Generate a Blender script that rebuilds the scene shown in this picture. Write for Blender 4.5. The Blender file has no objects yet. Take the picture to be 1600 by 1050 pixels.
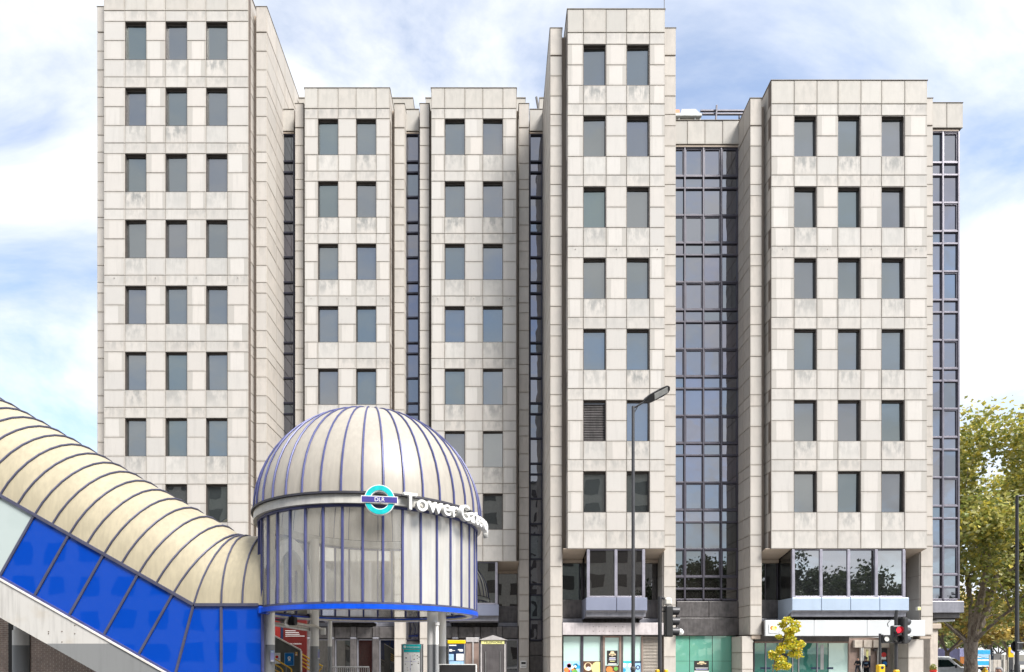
import bpy, bmesh, math, random
from mathutils import Vector, Matrix
R = math.radians
random.seed(11)
S = bpy.context.scene
COL = S.collection

# ------------------------------------------------------------------ camera
F, U0, V0, EYE = 920.0, 775.0, 1021.0, 2.1          # focal length, principal point (px of a 1600 px frame), eye height
cam = bpy.data.cameras.new('camera')
cam.sensor_width = 36.0
cam.lens = 36.0 * F / 1600.0
cam.shift_x = (800.0 - U0) / 1600.0
cam.shift_y = (V0 - 525.0) / 1600.0
cam.clip_end = 3000
camo = bpy.data.objects.new('camera', cam)
camo.location = (0, 0, EYE)
camo.rotation_euler = (R(90), 0, 0)
COL.objects.link(camo)
S.camera = camo
S.render.resolution_x, S.render.resolution_y = 1024, 672
def U(u, D): return (u - U0) * D / F                 # metres across for a point D metres away
def V(v, D): return EYE + (V0 - v) * D / F           # metres up

# ------------------------------------------------------------------ world, sun, exposure
SUN_EL, SUN_AZ = R(50), R(136)                       # azimuth clockwise from +Y: sun behind the camera, to the right
w = bpy.data.worlds.new('World'); S.world = w; w.use_nodes = True
nt = w.node_tree; nt.nodes.clear()
N = nt.nodes.new; L = nt.links.new
out = N('ShaderNodeOutputWorld'); bg = N('ShaderNodeBackground')
sky = N('ShaderNodeTexSky'); sky.sky_type = 'NISHITA'; sky.sun_disc = False
sky.sun_elevation = SUN_EL; sky.sun_rotation = SUN_AZ
sky.air_density = 1.0; sky.dust_density = 0.6; sky.ozone_density = 1.0
tc = N('ShaderNodeTexCoord')
# cloud sheet: project the view direction on a flat layer so that clouds shrink towards the horizon
sep = N('ShaderNodeSeparateXYZ'); L(tc.outputs['Generated'], sep.inputs[0])
mz = N('ShaderNodeMath'); mz.operation = 'MAXIMUM'; L(sep.outputs['Z'], mz.inputs[0]); mz.inputs[1].default_value = 0.0
ad = N('ShaderNodeMath'); ad.operation = 'ADD'; L(mz.outputs[0], ad.inputs[0]); ad.inputs[1].default_value = 0.35
cx = N('ShaderNodeMath'); cx.operation = 'DIVIDE'; L(sep.outputs['X'], cx.inputs[0]); L(ad.outputs[0], cx.inputs[1])
cy = N('ShaderNodeMath'); cy.operation = 'DIVIDE'; L(sep.outputs['Y'], cy.inputs[0]); L(ad.outputs[0], cy.inputs[1])
cmb = N('ShaderNodeCombineXYZ'); L(cx.outputs[0], cmb.inputs[0]); L(cy.outputs[0], cmb.inputs[1])
mp = N('ShaderNodeMapping'); L(cmb.outputs[0], mp.inputs[0])
mp.inputs['Location'].default_value = (3.0, 0.0, 0); mp.inputs['Scale'].default_value = (1.0, 1.45, 1.0); mp.inputs['Rotation'].default_value = (0, 0, R(-24))
n1 = N('ShaderNodeTexNoise'); L(mp.outputs[0], n1.inputs['Vector'])
n1.inputs['Scale'].default_value = 1.9; n1.inputs['Detail'].default_value = 12; n1.inputs['Roughness'].default_value = 0.60
n1.inputs['Distortion'].default_value = 0.45
rmp = N('ShaderNodeValToRGB'); L(n1.outputs['Fac'], rmp.inputs[0])
rmp.color_ramp.elements[0].position = 0.33; rmp.color_ramp.elements[0].color = (0.18, 0.18, 0.18, 1)
rmp.color_ramp.elements[1].position = 0.58; rmp.color_ramp.elements[1].color = (1, 1, 1, 1)
n2 = N('ShaderNodeTexNoise'); L(mp.outputs[0], n2.inputs['Vector']); n2.inputs['Scale'].default_value = 3.1; n2.inputs['Detail'].default_value = 6
r2 = N('ShaderNodeValToRGB'); L(n2.outputs['Fac'], r2.inputs[0])
r2.color_ramp.elements[0].position = 0.3; r2.color_ramp.elements[0].color = (0.41, 0.43, 0.465, 1)
r2.color_ramp.elements[1].position = 0.66; r2.color_ramp.elements[1].color = (0.56, 0.565, 0.575, 1)
sk = N('ShaderNodeVectorMath'); sk.operation = 'SCALE'; L(sky.outputs[0], sk.inputs[0]); sk.inputs['Scale'].default_value = 0.122
mx = N('ShaderNodeMix'); mx.data_type = 'RGBA'
L(rmp.outputs[0], mx.inputs['Factor']); L(sk.outputs[0], mx.inputs['A']); L(r2.outputs[0], mx.inputs['B'])
L(mx.outputs['Result'], bg.inputs['Color']); bg.inputs['Strength'].default_value = 1.0
L(bg.outputs[0], out.inputs[0])

sun = bpy.data.lights.new('sun', 'SUN'); sun.energy = 3.3; sun.angle = R(24); sun.color = (1.0, 0.965, 0.92)
suno = bpy.data.objects.new('sun', sun); COL.objects.link(suno)
dirv = Vector((math.sin(SUN_AZ) * math.cos(SUN_EL), math.cos(SUN_AZ) * math.cos(SUN_EL), math.sin(SUN_EL)))
suno.rotation_euler = dirv.to_track_quat('Z', 'Y').to_euler()
suno.location = (20, -30, 60)
S.view_settings.view_transform = 'Standard'; S.view_settings.look = 'None'
S.view_settings.gamma = 1; S.view_settings.use_curve_mapping = False
S.view_settings.exposure = 1.27
S.render.engine = 'CYCLES'
S.cycles.use_denoising = True
S.cycles.max_bounces = 8; S.cycles.transparent_max_bounces = 16
S.cycles.sample_clamp_indirect = 6

# ------------------------------------------------------------------ materials
MATS = {}
class NT:
    def __init__(s, name):
        s.m = bpy.data.materials.new(name); s.m.use_nodes = True
        s.t = s.m.node_tree; s.b = s.t.nodes['Principled BSDF']; s.o = s.t.nodes['Material Output']
        MATS[name] = s.m
    def n(s, typ, **kw):
        x = s.t.nodes.new('ShaderNode' + typ)
        for k, v in kw.items(): setattr(x, k, v)
        return x
    def l(s, a, b): s.t.links.new(a, b)
    def math(s, op, a, b=None, c=None, clamp=False):
        x = s.n('Math', operation=op); x.use_clamp = clamp
        for i, v in enumerate((a, b, c)):
            if v is None: continue
            if isinstance(v, (int, float)): x.inputs[i].default_value = v
            else: s.l(v, x.inputs[i])
        return x.outputs[0]
    def mix(s, fac, a, b, blend='MIX'):
        x = s.n('Mix', data_type='RGBA', blend_type=blend)
        for k, v in (('Factor', fac), ('A', a), ('B', b)):
            if isinstance(v, (int, float)): x.inputs[k].default_value = v
            elif isinstance(v, tuple): x.inputs[k].default_value = v + (1,) if len(v) == 3 else v
            else: s.l(v, x.inputs[k])
        return x.outputs['Result']
    def noise(s, vec, scale, detail=4, rough=.55, dist=0):
        x = s.n('TexNoise'); s.l(vec, x.inputs['Vector'])
        x.inputs['Scale'].default_value = scale; x.inputs['Detail'].default_value = detail
        x.inputs['Roughness'].default_value = rough; x.inputs['Distortion'].default_value = dist
        return x.outputs['Fac']
    def ramp(s, v, a, b):
        x = s.n('MapRange'); x.interpolation_type = 'SMOOTHSTEP'
        s.l(v, x.inputs['Value']); x.inputs['From Min'].default_value = a; x.inputs['From Max'].default_value = b
        return x.outputs['Result']
    def mapping(s, vec, scale=(1, 1, 1)):
        x = s.n('Mapping'); s.l(vec, x.inputs[0]); x.inputs['Scale'].default_value = scale
        return x.outputs[0]
    def bump(s, h, strength, dist=.01):
        x = s.n('Bump'); x.inputs['Strength'].default_value = strength; x.inputs['Distance'].default_value = dist
        s.l(h, x.inputs['Height']); s.l(x.outputs[0], s.b.inputs['Normal'])

def plain(name, col, rough=.6, metal=0.0, var=.12, scale=3.0, spec=.5, bump=0):
    """a paint, metal or plastic with faint uneven wear"""
    t = NT(name)
    pos = t.n('NewGeometry').outputs['Position']
    f = t.noise(pos, scale, 5, .6)
    f2 = t.noise(t.mapping(pos, (1, 1, .15)), scale * 3.1, 3, .5)
    k = t.math('ADD', t.math('MULTIPLY', f, .6), t.math('MULTIPLY', f2, .4))
    lo = tuple(c * (1 - var * 1.6) for c in col); hi = tuple(min(1, c * (1 + var)) for c in col)
    t.l(t.mix(t.ramp(k, .3, .7), lo, hi), t.b.inputs['Base Color'])
    t.l(t.math('ADD', rough - .06, t.math('MULTIPLY', f, .14)), t.b.inputs['Roughness'])
    t.b.inputs['Metallic'].default_value = metal
    t.b.inputs['Specular IOR Level'].default_value = spec
    if bump: t.bump(f2, bump)
    return t.m

def stone(name, col, dirt, band):
    """pale reconstructed-stone cladding: each panel its own tint, grime patches and streaks"""
    t = NT(name)
    g = t.n('NewGeometry'); pos = g.outputs['Position']
    oi = t.n('ObjectInfo'); rnd = oi.outputs['Random']
    gen = t.n('TexCoord').outputs['Generated']
    sp = t.n('SeparateXYZ'); t.l(gen, sp.inputs[0])
    gx, gz = sp.outputs['X'], sp.outputs['Z']
    base = t.mix(rnd, tuple(c * .90 for c in col), (col[0] * 1.05, col[1] * 1.045, col[2] * 1.04))
    hue = t.math('FRACT', t.math('MULTIPLY', rnd, 7.31))
    base = t.mix(t.math('MULTIPLY', hue, .5), base, (col[0] * 1.02, col[1] * .97, col[2] * .93))
    fine = t.noise(pos, 26, 4, .7)
    base = t.mix(t.math('MULTIPLY', t.ramp(fine, .35, .75), .16), base, tuple(c * .72 for c in col))
    big = t.noise(pos, .55, 5, .6)
    base = t.mix(t.math('MULTIPLY', t.ramp(big, .42, .72), .20), base, tuple(c * .8 for c in col))
    streak = t.noise(t.mapping(pos, (5.5, 5.5, .5)), 1.2, 5, .62)
    base = t.mix(t.math('MULTIPLY', t.ramp(streak, .5, .78), .24 + .1 * dirt), base, (col[0] * .6, col[1] * .6, col[2] * .6))
    if dirt:
        off = t.n('Combine' + 'XYZ'); t.l(t.math('MULTIPLY', rnd, 37.0), off.inputs[0]); t.l(t.math('MULTIPLY', rnd, 91.0), off.inputs[2])
        va = t.n('VectorMath', operation='ADD'); t.l(t.n('TexCoord').outputs['Object'], va.inputs[0]); t.l(off.outputs[0], va.inputs[1])
        patch = t.math('ADD', t.math('MULTIPLY', t.noise(t.mapping(va.outputs[0], (1.3, 1.3, .55)), 2.2, 5, .64), .86), t.math('MULTIPLY', t.noise(t.mapping(va.outputs[0], (7, 7, 1.3)), 1.6, 4, .6), .14))
        cell = t.n('TexVoronoi'); t.l(va.outputs[0], cell.inputs['Vector']); cell.inputs['Scale'].default_value = 3.0
        m = t.math('MULTIPLY', t.ramp(patch, .40, .60), t.ramp(gz, -.25, .75))
        m = t.math('MULTIPLY', m, t.math('MULTIPLY_ADD', hue, .75, .25))
        base = t.mix(t.math('MULTIPLY', m, dirt, clamp=True), base, (col[0] * .50, col[1] * .52, col[2] * .53))
    if band:
        e = t.math('ABSOLUTE', t.math('SUBTRACT', gx, t.math('MULTIPLY_ADD', hue, .3, .35)))
        wob = t.noise(t.mapping(pos, (3, 3, .8)), 2.0, 3, .5)
        e = t.math('ADD', e, t.math('MULTIPLY', t.math('SUBTRACT', wob, .5), .05))
        m = t.math('MULTIPLY', t.ramp(e, .315, .335), t.math('MULTIPLY', t.ramp(rnd, .25, .8), band))
        base = t.mix(m, base, (col[0] * .72, col[1] * .71, col[2] * .69))
    # grime creeping in from the panel edges
    ex = t.math('MULTIPLY', t.math('ABSOLUTE', t.math('SUBTRACT', gx, .5)), 2)
    ez = t.math('MULTIPLY', t.math('ABSOLUTE', t.math('SUBTRACT', gz, .5)), 2)
    em = t.math('ADD', t.math('MAXIMUM', ex, ez), t.math('MULTIPLY', t.math('SUBTRACT', t.noise(pos, 4, 4), .5), .3))
    base = t.mix(t.math('MULTIPLY', t.ramp(em, .74, 1.06), .40), base, (col[0] * .62, col[1] * .58, col[2] * .52))
    t.l(base, t.b.inputs['Base Color'])
    t.b.inputs['Roughness'].default_value = .78; t.b.inputs['Specular IOR Level'].default_value = .25
    t.bump(fine, .12, .004)
    return t.m

def mirror_glass(name, body, refl, tint=(1, 1, 1), wave=.010, rough=.012, wscale=.9):
    """solar-control glazing: dark body behind a reflective coating, slightly wavy as toughened panes are"""
    t = NT(name)
    g = t.n('NewGeometry'); oi = t.n('ObjectInfo')
    off = t.n('CombineXYZ'); t.l(t.math('MULTIPLY', oi.outputs['Random'], 53.0), off.inputs[0]); t.l(t.math('MULTIPLY', oi.outputs['Random'], 17.0), off.inputs[2])
    va = t.n('VectorMath', operation='ADD'); t.l(g.outputs['Position'], va.inputs[0]); t.l(off.outputs[0], va.inputs[1])
    nz = t.noise(va.outputs[0], wscale, 1.5, .4)
    bp = t.n('Bump'); bp.inputs['Strength'].default_value = 1.0; bp.inputs['Distance'].default_value = wave; t.l(nz, bp.inputs['Height'])
    d = t.n('BsdfDiffuse'); d.inputs['Color'].default_value = body + (1,)
    gl = t.n('BsdfGlossy'); gl.inputs['Roughness'].default_value = rough
    r3 = t.math('FRACT', t.math('MULTIPLY', oi.outputs['Random'], 5.77))
    hue = t.mix(r3, (tint[0] * .76, tint[1] * .90, tint[2] * .92), (tint[0] * .98, tint[1] * .94, min(1.0, tint[2] * 1.04)))
    hue = t.mix(oi.outputs['Random'], hue, tuple(min(1.0, c * 1.02) for c in tint))
    t.l(hue, gl.inputs['Color']); t.l(bp.outputs[0], gl.inputs['Normal'])
    lw = t.n('LayerWeight'); lw.inputs['Blend'].default_value = .35
    fac = t.math('MULTIPLY_ADD', lw.outputs['Fresnel'], .6, refl - .04, clamp=True)
    ms = t.n('MixShader'); t.l(fac, ms.inputs[0]); t.l(d.outputs[0], ms.inputs[1]); t.l(gl.outputs[0], ms.inputs[2])
    t.l(ms.outputs[0], t.o.inputs['Surface'])
    return t.m

def hazy(name, col, clear, trans, gloss, streak=.3):
    """weathered polycarbonate or glass: part clear, part milky"""
    t = NT(name)
    pos = t.n('NewGeometry').outputs['Position']
    st = t.noise(t.mapping(pos, (4, 4, .35)), 2.4, 4, .6)
    pt = t.noise(pos, 1.1, 5, .65)
    k = t.math('ADD', t.math('MULTIPLY', st, .55), t.math('MULTIPLY', pt, .45))
    c = t.mix(t.ramp(k, .36, .66), tuple(x * (1 - streak) for x in col), col)
    d = t.n('BsdfDiffuse'); t.l(c, d.inputs['Color'])
    tl = t.n('BsdfTranslucent'); t.l(c, tl.inputs['Color'])
    m1 = t.n('MixShader'); m1.inputs[0].default_value = trans; t.l(d.outputs[0], m1.inputs[1]); t.l(tl.outputs[0], m1.inputs[2])
    tr = t.n('BsdfTransparent'); tr.inputs['Color'].default_value = (.93, .95, .94, 1)
    m2 = t.n('MixShader')
    if clear: t.l(t.math('MULTIPLY_ADD', t.ramp(k, .3, .7), -.16 * clear, clear * 1.08, clamp=True), m2.inputs[0])
    else: m2.inputs[0].default_value = 0
    t.l(m1.outputs[0], m2.inputs[1]); t.l(tr.outputs[0], m2.inputs[2])
    gl = t.n('BsdfGlossy'); gl.inputs['Roughness'].default_value = .10 if clear else .42
    lw = t.n('LayerWeight'); lw.inputs['Blend'].default_value = .4
    m3 = t.n('MixShader'); t.l(t.math('MULTIPLY_ADD', lw.outputs['Fresnel'], .55, gloss - .03, clamp=True), m3.inputs[0])
    t.l(m2.outputs[0], m3.inputs[1]); t.l(gl.outputs[0], m3.inputs[2])
    t.l(m3.outputs[0], t.o.inputs['Surface'])
    return t.m

def painted_split(name, hi, lo, zline, stain=.35):
    """two coats of masonry paint that meet at one level, with rain streaks"""
    t = NT(name)
    pos = t.n('NewGeometry').outputs['Position']
    sp = t.n('SeparateXYZ'); t.l(pos, sp.inputs[0])
    st = t.noise(t.mapping(pos, (3.5, 3.5, .25)), 2.2, 5, .6)
    big = t.noise(pos, 1.4, 4, .6)
    a = t.mix(t.math('MULTIPLY', t.ramp(st, .45, .75), stain), hi, tuple(c * .62 for c in hi))
    a = t.mix(t.math('MULTIPLY', t.ramp(big, .5, .75), stain * .7), a, (hi[0] * .8, hi[1] * .72, hi[2] * .6))
    b = t.mix(t.math('MULTIPLY', t.ramp(st, .45, .75), stain * .6), lo, tuple(c * .7 for c in lo))
    t.l(t.mix(t.math('LESS_THAN', sp.outputs['Z'], zline), a, b), t.b.inputs['Base Color'])
    t.b.inputs['Roughness'].default_value = .55
    return t.m

def leafy(name, cols, trans=.35):
    t = NT(name)
    g = t.n('NewGeometry'); r = g.outputs['Random Per Island']
    cr = t.n('ValToRGB'); t.l(r, cr.inputs[0])
    e = cr.color_ramp.elements
    while len(e) < len(cols): e.new(.5)
    for i, c in enumerate(cols):
        e[i].position = i / (len(cols) - 1); e[i].color = c + (1,)
    d = t.n('BsdfDiffuse'); t.l(cr.outputs[0], d.inputs['Color'])
    tl = t.n('BsdfTranslucent'); t.l(cr.outputs[0], tl.inputs['Color'])
    gl = t.n('BsdfGlossy'); gl.inputs['Roughness'].default_value = .45
    m1 = t.n('MixShader'); m1.inputs[0].default_value = trans; t.l(d.outputs[0], m1.inputs[1]); t.l(tl.outputs[0], m1.inputs[2])
    m2 = t.n('MixShader'); m2.inputs[0].default_value = .06; t.l(m1.outputs[0], m2.inputs[1]); t.l(gl.outputs[0], m2.inputs[2])
    t.l(m2.outputs[0], t.o.inputs['Surface'])
    return t.m

def bark(name, a, b):
    t = NT(name)
    pos = t.n('NewGeometry').outputs['Position']
    v = t.noise(t.mapping(pos, (3, 3, 1.2)), 2.2, 6, .7, .8)
    t.l(t.mix(t.ramp(v, .35, .65), a, b), t.b.inputs['Base Color'])
    t.b.inputs['Roughness'].default_value = .9
    t.bump(v, .6, .03)
    return t.m

ST = (.50, .480, .452)
stone('stone_pier', ST, .0, .8)
stone('stone_spandrel', (.485, .468, .44), 1.0, .0)
stone('stone_lintel', (.48, .460, .43), .55, .0)
stone('stone_parapet', (.455, .436, .402), .3, .0)
stone('stone_pilaster', (.475, .446, .408), .28, .0)
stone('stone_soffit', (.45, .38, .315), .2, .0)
plain('joint', (.15, .12, .10), .9, 0, .2)
plain('coping', (.24, .215, .185), .8)
plain('reveal', (.080, .068, .060), .45, .3)
mirror_glass('window_glass', (.030, .036, .037), .235, (.97, 1.0, .96), .004)
mirror_glass('strip_glass', (.018, .019, .024), .22, (.90, .91, 1.0), .014)
mirror_glass('cw_glass', (.018, .019, .026), .29, (.93, .93, 1.0), .014)
mirror_glass('dark_glass', (.014, .013, .012), .24, (.95, .95, .95), .005, .012, .6)
mirror_glass('bay_glass', (.015, .016, .017), .42, (.97, .98, 1.0), .006, .012, .5)
mirror_glass('green_glass', (.13, .35, .27), .10, (.9, 1, .96), .010)
mirror_glass('teal_glass', (.035, .155, .125), .13, (.9, 1, .96), .010)
mirror_glass('mint_glass', (.50, .66, .61), .10, (.95, 1, .98), .010)
mirror_glass('blue_glass', (.0, .052, .40), .11, (.75, .85, 1.0), .006, .02, .8)
mirror_glass('pale_glass', (.46, .53, .515), .12, (1, 1, 1), .006)
mirror_glass('car_glass', (.012, .014, .016), .12)
plain('frame_metal', (.075, .070, .088), .42, .35)
plain('frame_light', (.33, .32, .37), .40, .45)
plain('frame_corner', (.16, .15, .18), .42, .3)
plain('frame_navy', (.030, .030, .048), .42, .3)
plain('bay_panel', (.22, .24, .32), .38, .2, .04, 1)
plain('bay_panel_pale', (.43, .52, .64), .3, .3, .04, 1)
plain('bay_under', (.25, .25, .28), .4, .4)
plain('dark_panel', (.105, .097, .096), .42, .25, .25)
plain('fascia_pink', (.48, .44, .44), .5)
plain('fascia_white', (.52, .54, .55), .35, 0, .04, .6)
plain('door_brown', (.25, .18, .15), .5)
plain('louvre', (.50, .45, .39), .55)
hazy('dome_skin', (.625, .58, .505), 0, .46, .03, .13)
hazy('vault_skin', (.61, .54, .385), 0, .38, .03, .16)
hazy('drum_glass', (.74, .71, .65), .73, .15, .08, .05)
hazy('drum_reflection', (.78, .755, .70), .30, .25, .08, .10)  # same clear glass; reflected sky and building painted in as a milky colour
plain('rib_blue', (.062, .070, .19), .42, .15)
plain('rib_grey', (.080, .082, .13), .42, .15)
plain('ring_blue', (.0, .075, .62), .32)
plain('band_cream', (.52, .505, .465), .42)
plain('gutter', (.035, .034, .045), .6)
plain('white_paint', (.72, .72, .70), .45)
plain('cream_paint', (.58, .55, .49), .5)
painted_split('column_paint', (.78, .765, .73), (.25, .255, .258), 2.37, .2)
painted_split('stringer_paint', (.52, .505, .475), (.21, .215, .215), 2.398, .6)
plain('edge_white', (.70, .66, .61), .5)
plain('teal', (.0, .46, .47), .4)
plain('purple', (.055, .045, .24), .4)
plain('black_paint', (.012, .012, .013), .42)
plain('signal_black', (.022, .022, .022), .5)
plain('pole_grey', (.060, .060, .064), .42, .4)
plain('pole_light', (.20, .20, .20), .4, .5)
plain('steel', (.42, .42, .42), .35, .8)
plain('yellow', (.78, .48, .01), .45)
plain('rail_yellow', (.80, .47, .02), .45)
plain('header_yellow', (.85, .53, .0), .45)
plain('red_board', (.13, .009, .007), .5)
plain('red_stripe', (.26, .014, .01), .5)
plain('screen_grey', (.105, .11, .10), .6)
plain('red', (.62, .02, .015), .45)
plain('navy', (.008, .022, .065), .45)
plain('poster_blue', (.0, .16, .50), .4)
plain('print_white', (.80, .80, .78), .5, 0, .04)
plain('print_cream', (.72, .58, .36), .5, 0, .05)
plain('print_sky', (.32, .52, .75), .5, 0, .1, 9)
plain('print_lilac', (.42, .42, .70), .5, 0, .1)
plain('print_green', (.14, .40, .07), .5)
plain('print_brown', (.11, .045, .02), .6, 0, .4, 30)
plain('print_orange', (.62, .22, .05), .5)
plain('print_dark', (.02, .018, .018), .5)
plain('pale_yellow', (.72, .70, .28), .5, 0, .06)
plain('kiosk_grey', (.085, .078, .080), .45, .2)
plain('pediment_grey', (.40, .38, .375), .5)
plain('concrete', (.32, .31, .29), .8)
plain('asphalt', (.052, .052, .054), .9, 0, .25, 6)
plain('paving', (.42, .40, .375), .85, 0, .2, 4)
plain('pale_paving', (.42, .40, .37), .85, 0, .15, 2)
plain('kerb_stone', (.33, .32, .30), .85)
plain('earth', (.12, .11, .085), .95)
plain('line_white', (.72, .72, .70), .7)
plain('van_white', (.78, .79, .80), .3)
plain('tyre', (.018, .018, .018), .8)
plain('truck_blue', (.03, .36, .66), .35)
plain('skin', (.46, .26, .18), .55)
plain('hair_grey', (.22, .21, .21), .8)
plain('hair_dark', (.025, .018, .014), .8)
plain('coat_black', (.016, .017, .020), .85)
plain('coat_navy', (.018, .026, .050), .85)
plain('trousers', (.030, .034, .045), .85)
plain('hi_vis', (.70, .62, .02), .6)
plain('far_wall', (.50, .44, .38), .85)
plain('office_grey', (.44, .41, .36), .8)
plain('roof_grey', (.14, .135, .13), .85)
plain('brick', (.36, .25, .21), .85, 0, .15, 3)
plain('mortar', (.72, .67, .60), .9)
plain('orange', (.72, .20, .06), .5)
plain('plant_white', (.40, .40, .38), .5)
leafy('leaf_plane', [(.14, .18, .035), (.24, .27, .055), (.36, .37, .085), (.45, .43, .13), (.60, .49, .05), (.42, .42, .20)], .42)
leafy('leaf_far', [(.10, .16, .045), (.17, .24, .07), (.26, .31, .10), (.36, .34, .12)], .35)
leafy('leaf_autumn', [(.36, .25, .06), (.50, .36, .08), (.32, .30, .09), (.58, .40, .07)], .4)
leafy('leaf_sapling', [(.46, .50, .03), (.64, .58, .03), (.76, .58, .03), (.32, .40, .03), (.74, .50, .04)], .35)
leafy('leaf_dark', [(.020, .034, .010), (.035, .055, .014), (.055, .075, .02)], .2)
bark('bark_plane', (.15, .11, .085), (.36, .30, .24))
bark('bark_far', (.10, .075, .055), (.15, .12, .09))
def emit(name, col, k):
    t = NT(name); e = t.n('Emission'); e.inputs[0].default_value = col + (1,); e.inputs[1].default_value = k
    t.l(e.outputs[0], t.o.inputs[0]); return t.m
emit('lamp_red', (1.0, .03, .05), 1.1)
plain('lamp_off', (.02, .02, .02), .2)
plain('lens_led', (.70, .70, .66), .3)

# ------------------------------------------------------------------ object helpers
def link(name, me, mat, parent=None):
    o = bpy.data.objects.new(name, me)
    COL.objects.link(o)
    if mat and me is not None and not me.materials: me.materials.append(MATS[mat])
    if parent is not None: o.parent = parent
    return o
def tag(o, label, cat, group=None):
    o['label'] = label; o['category'] = cat
    if group: o['group'] = group
    return o
def empty(name, loc=(0, 0, 0), parent=None, rz=0):
    o = bpy.data.objects.new(name, None); o.empty_display_size = .2
    o.location = loc; o.rotation_euler = (0, 0, rz); COL.objects.link(o)
    if parent is not None: o.parent = parent
    return o
def struct(o): o['kind'] = 'structure'; return o
def copy_tree(o, parent=None):
    c = o.copy(); COL.objects.link(c)
    if parent is not None: c.parent = parent
    for ch in o.children: copy_tree(ch, c)
    return c

class MB:
    """collects simple solids; build() links them as one mesh"""
    def __init__(s): s.v = []; s.f = []
    def add(s, vs, fs):
        n = len(s.v); s.v += [tuple(p) for p in vs]; s.f += [tuple(i + n for i in f) for f in fs]; return s
    def box(s, x0, x1, y0, y1, z0, z1):
        return s.add([(x0, y0, z0), (x1, y0, z0), (x1, y1, z0), (x0, y1, z0), (x0, y0, z1), (x1, y0, z1), (x1, y1, z1), (x0, y1, z1)],
                     [(0, 3, 2, 1), (4, 5, 6, 7), (0, 1, 5, 4), (1, 2, 6, 5), (2, 3, 7, 6), (3, 0, 4, 7)])
    def cbox(s, x0, x1, y0, y1, z0, z1, c=.02):
        """box with every long edge chamfered (an octagonal column with capped ends in z, bevelled)"""
        c = min(c, (x1 - x0) * .45, (y1 - y0) * .45, (z1 - z0) * .45)
        def ring(z, k):
            a, b, d, e = x0 + k, x1 - k, y0 + k, y1 - k
            q = c
            return [(a + q, d, z), (b - q, d, z), (b, d + q, z), (b, e - q, z), (b - q, e, z), (a + q, e, z), (a, e - q, z), (a, d + q, z)]
        vs = ring(z0, c * .6) + ring(z0 + c, 0) + ring(z1 - c, 0) + ring(z1, c * .6)
        fs = [tuple(range(7, -1, -1)), tuple(range(24, 32))]
        for k in range(3):
            for i in range(8):
                j = (i + 1) % 8
                fs.append((k * 8 + i, k * 8 + j, (k + 1) * 8 + j, (k + 1) * 8 + i))
        return s.add(vs, fs)
    def prism(s, pts, y0, y1):
        """outline in x,z pushed from y0 to y1"""
        n = len(pts)
        vs = [(p[0], y0, p[1]) for p in pts] + [(p[0], y1, p[1]) for p in pts]
        fs = [tuple(range(n)), tuple(range(2 * n - 1, n - 1, -1))]
        for i in range(n): j = (i + 1) % n; fs.append((i, i + n, j + n, j))
        return s.add(vs, fs)
    def prism_x(s, pts, x0, x1):
        n = len(pts)
        vs = [(x0, p[0], p[1]) for p in pts] + [(x1, p[0], p[1]) for p in pts]
        fs = [tuple(range(n)), tuple(range(2 * n - 1, n - 1, -1))]
        for i in range(n): j = (i + 1) % n; fs.append((i, i + n, j + n, j))
        return s.add(vs, fs)
    def prism_z(s, pts, z0, z1):
        n = len(pts)
        vs = [(p[0], p[1], z0) for p in pts] + [(p[0], p[1], z1) for p in pts]
        fs = [tuple(range(n - 1, -1, -1)), tuple(range(n, 2 * n))]
        for i in range(n): j = (i + 1) % n; fs.append((i, j, j + n, i + n))
        return s.add(vs, fs)
    def tube(s, pts, rad, n=10, caps=True):
        """swept round bar along points; rad one number or one per point"""
        pts = [Vector(p) for p in pts]; m = len(pts)
        rr = rad if isinstance(rad, (list, tuple)) else [rad] * m
        prev = None; vs = []
        for i, p in enumerate(pts):
            d = (pts[min(i + 1, m - 1)] - pts[max(i - 1, 0)]).normalized()
            a = prev if prev is not None else (Vector((0, 0, 1)) if abs(d.z) < .9 else Vector((1, 0, 0)))
            a = (a - d * a.dot(d)).normalized(); b = d.cross(a); prev = a
            for k in range(n):
                t = 2 * math.pi * k / n
                vs.append(p + (a * math.cos(t) + b * math.sin(t)) * rr[i])
        fs = []
        for i in range(m - 1):
            for k in range(n):
                j = (k + 1) % n
                fs.append((i * n + k, (i + 1) * n + k, (i + 1) * n + j, i * n + j))
        if caps: fs += [tuple(range(n)), tuple(range(m * n - 1, (m - 1) * n - 1, -1))]
        return s.add(vs, fs)
    def lathe(s, prof, c=(0, 0, 0), n=24, axis='z'):
        """profile (r, h) turned round an axis through c"""
        vs = []
        for r, h in prof:
            for k in range(n):
                t = 2 * math.pi * k / n; a, b = r * math.cos(t), r * math.sin(t)
                p = {'z': (a, b, h), 'y': (a, h, b), 'x': (h, a, b)}[axis]
                vs.append((c[0] + p[0], c[1] + p[1], c[2] + p[2]))
        fs = []; m = len(prof)
        for i in range(m - 1):
            for k in range(n):
                j = (k + 1) % n; fs.append((i * n + k, i * n + j, (i + 1) * n + j, (i + 1) * n + k))
        shut = prof[0] == prof[-1]
        if prof[0][0] > 1e-4 and not shut: fs.append(tuple(range(n - 1, -1, -1)))
        if prof[-1][0] > 1e-4 and not shut: fs.append(tuple(range((m - 1) * n, m * n)))
        return s.add(vs, fs)
    def mesh(s, name, smooth=False):
        me = bpy.data.meshes.new(name); me.from_pydata(s.v, [], s.f)
        bm = bmesh.new(); bm.from_mesh(me)
        bmesh.ops.remove_doubles(bm, verts=bm.verts, dist=1e-6)
        bmesh.ops.recalc_face_normals(bm, faces=bm.faces); bm.to_mesh(me); bm.free()
        if smooth:
            me.polygons.foreach_set('use_smooth', [True] * len(me.polygons))
            try: me.set_sharp_from_angle(angle=R(40))
            except Exception: pass
        return me
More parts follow.
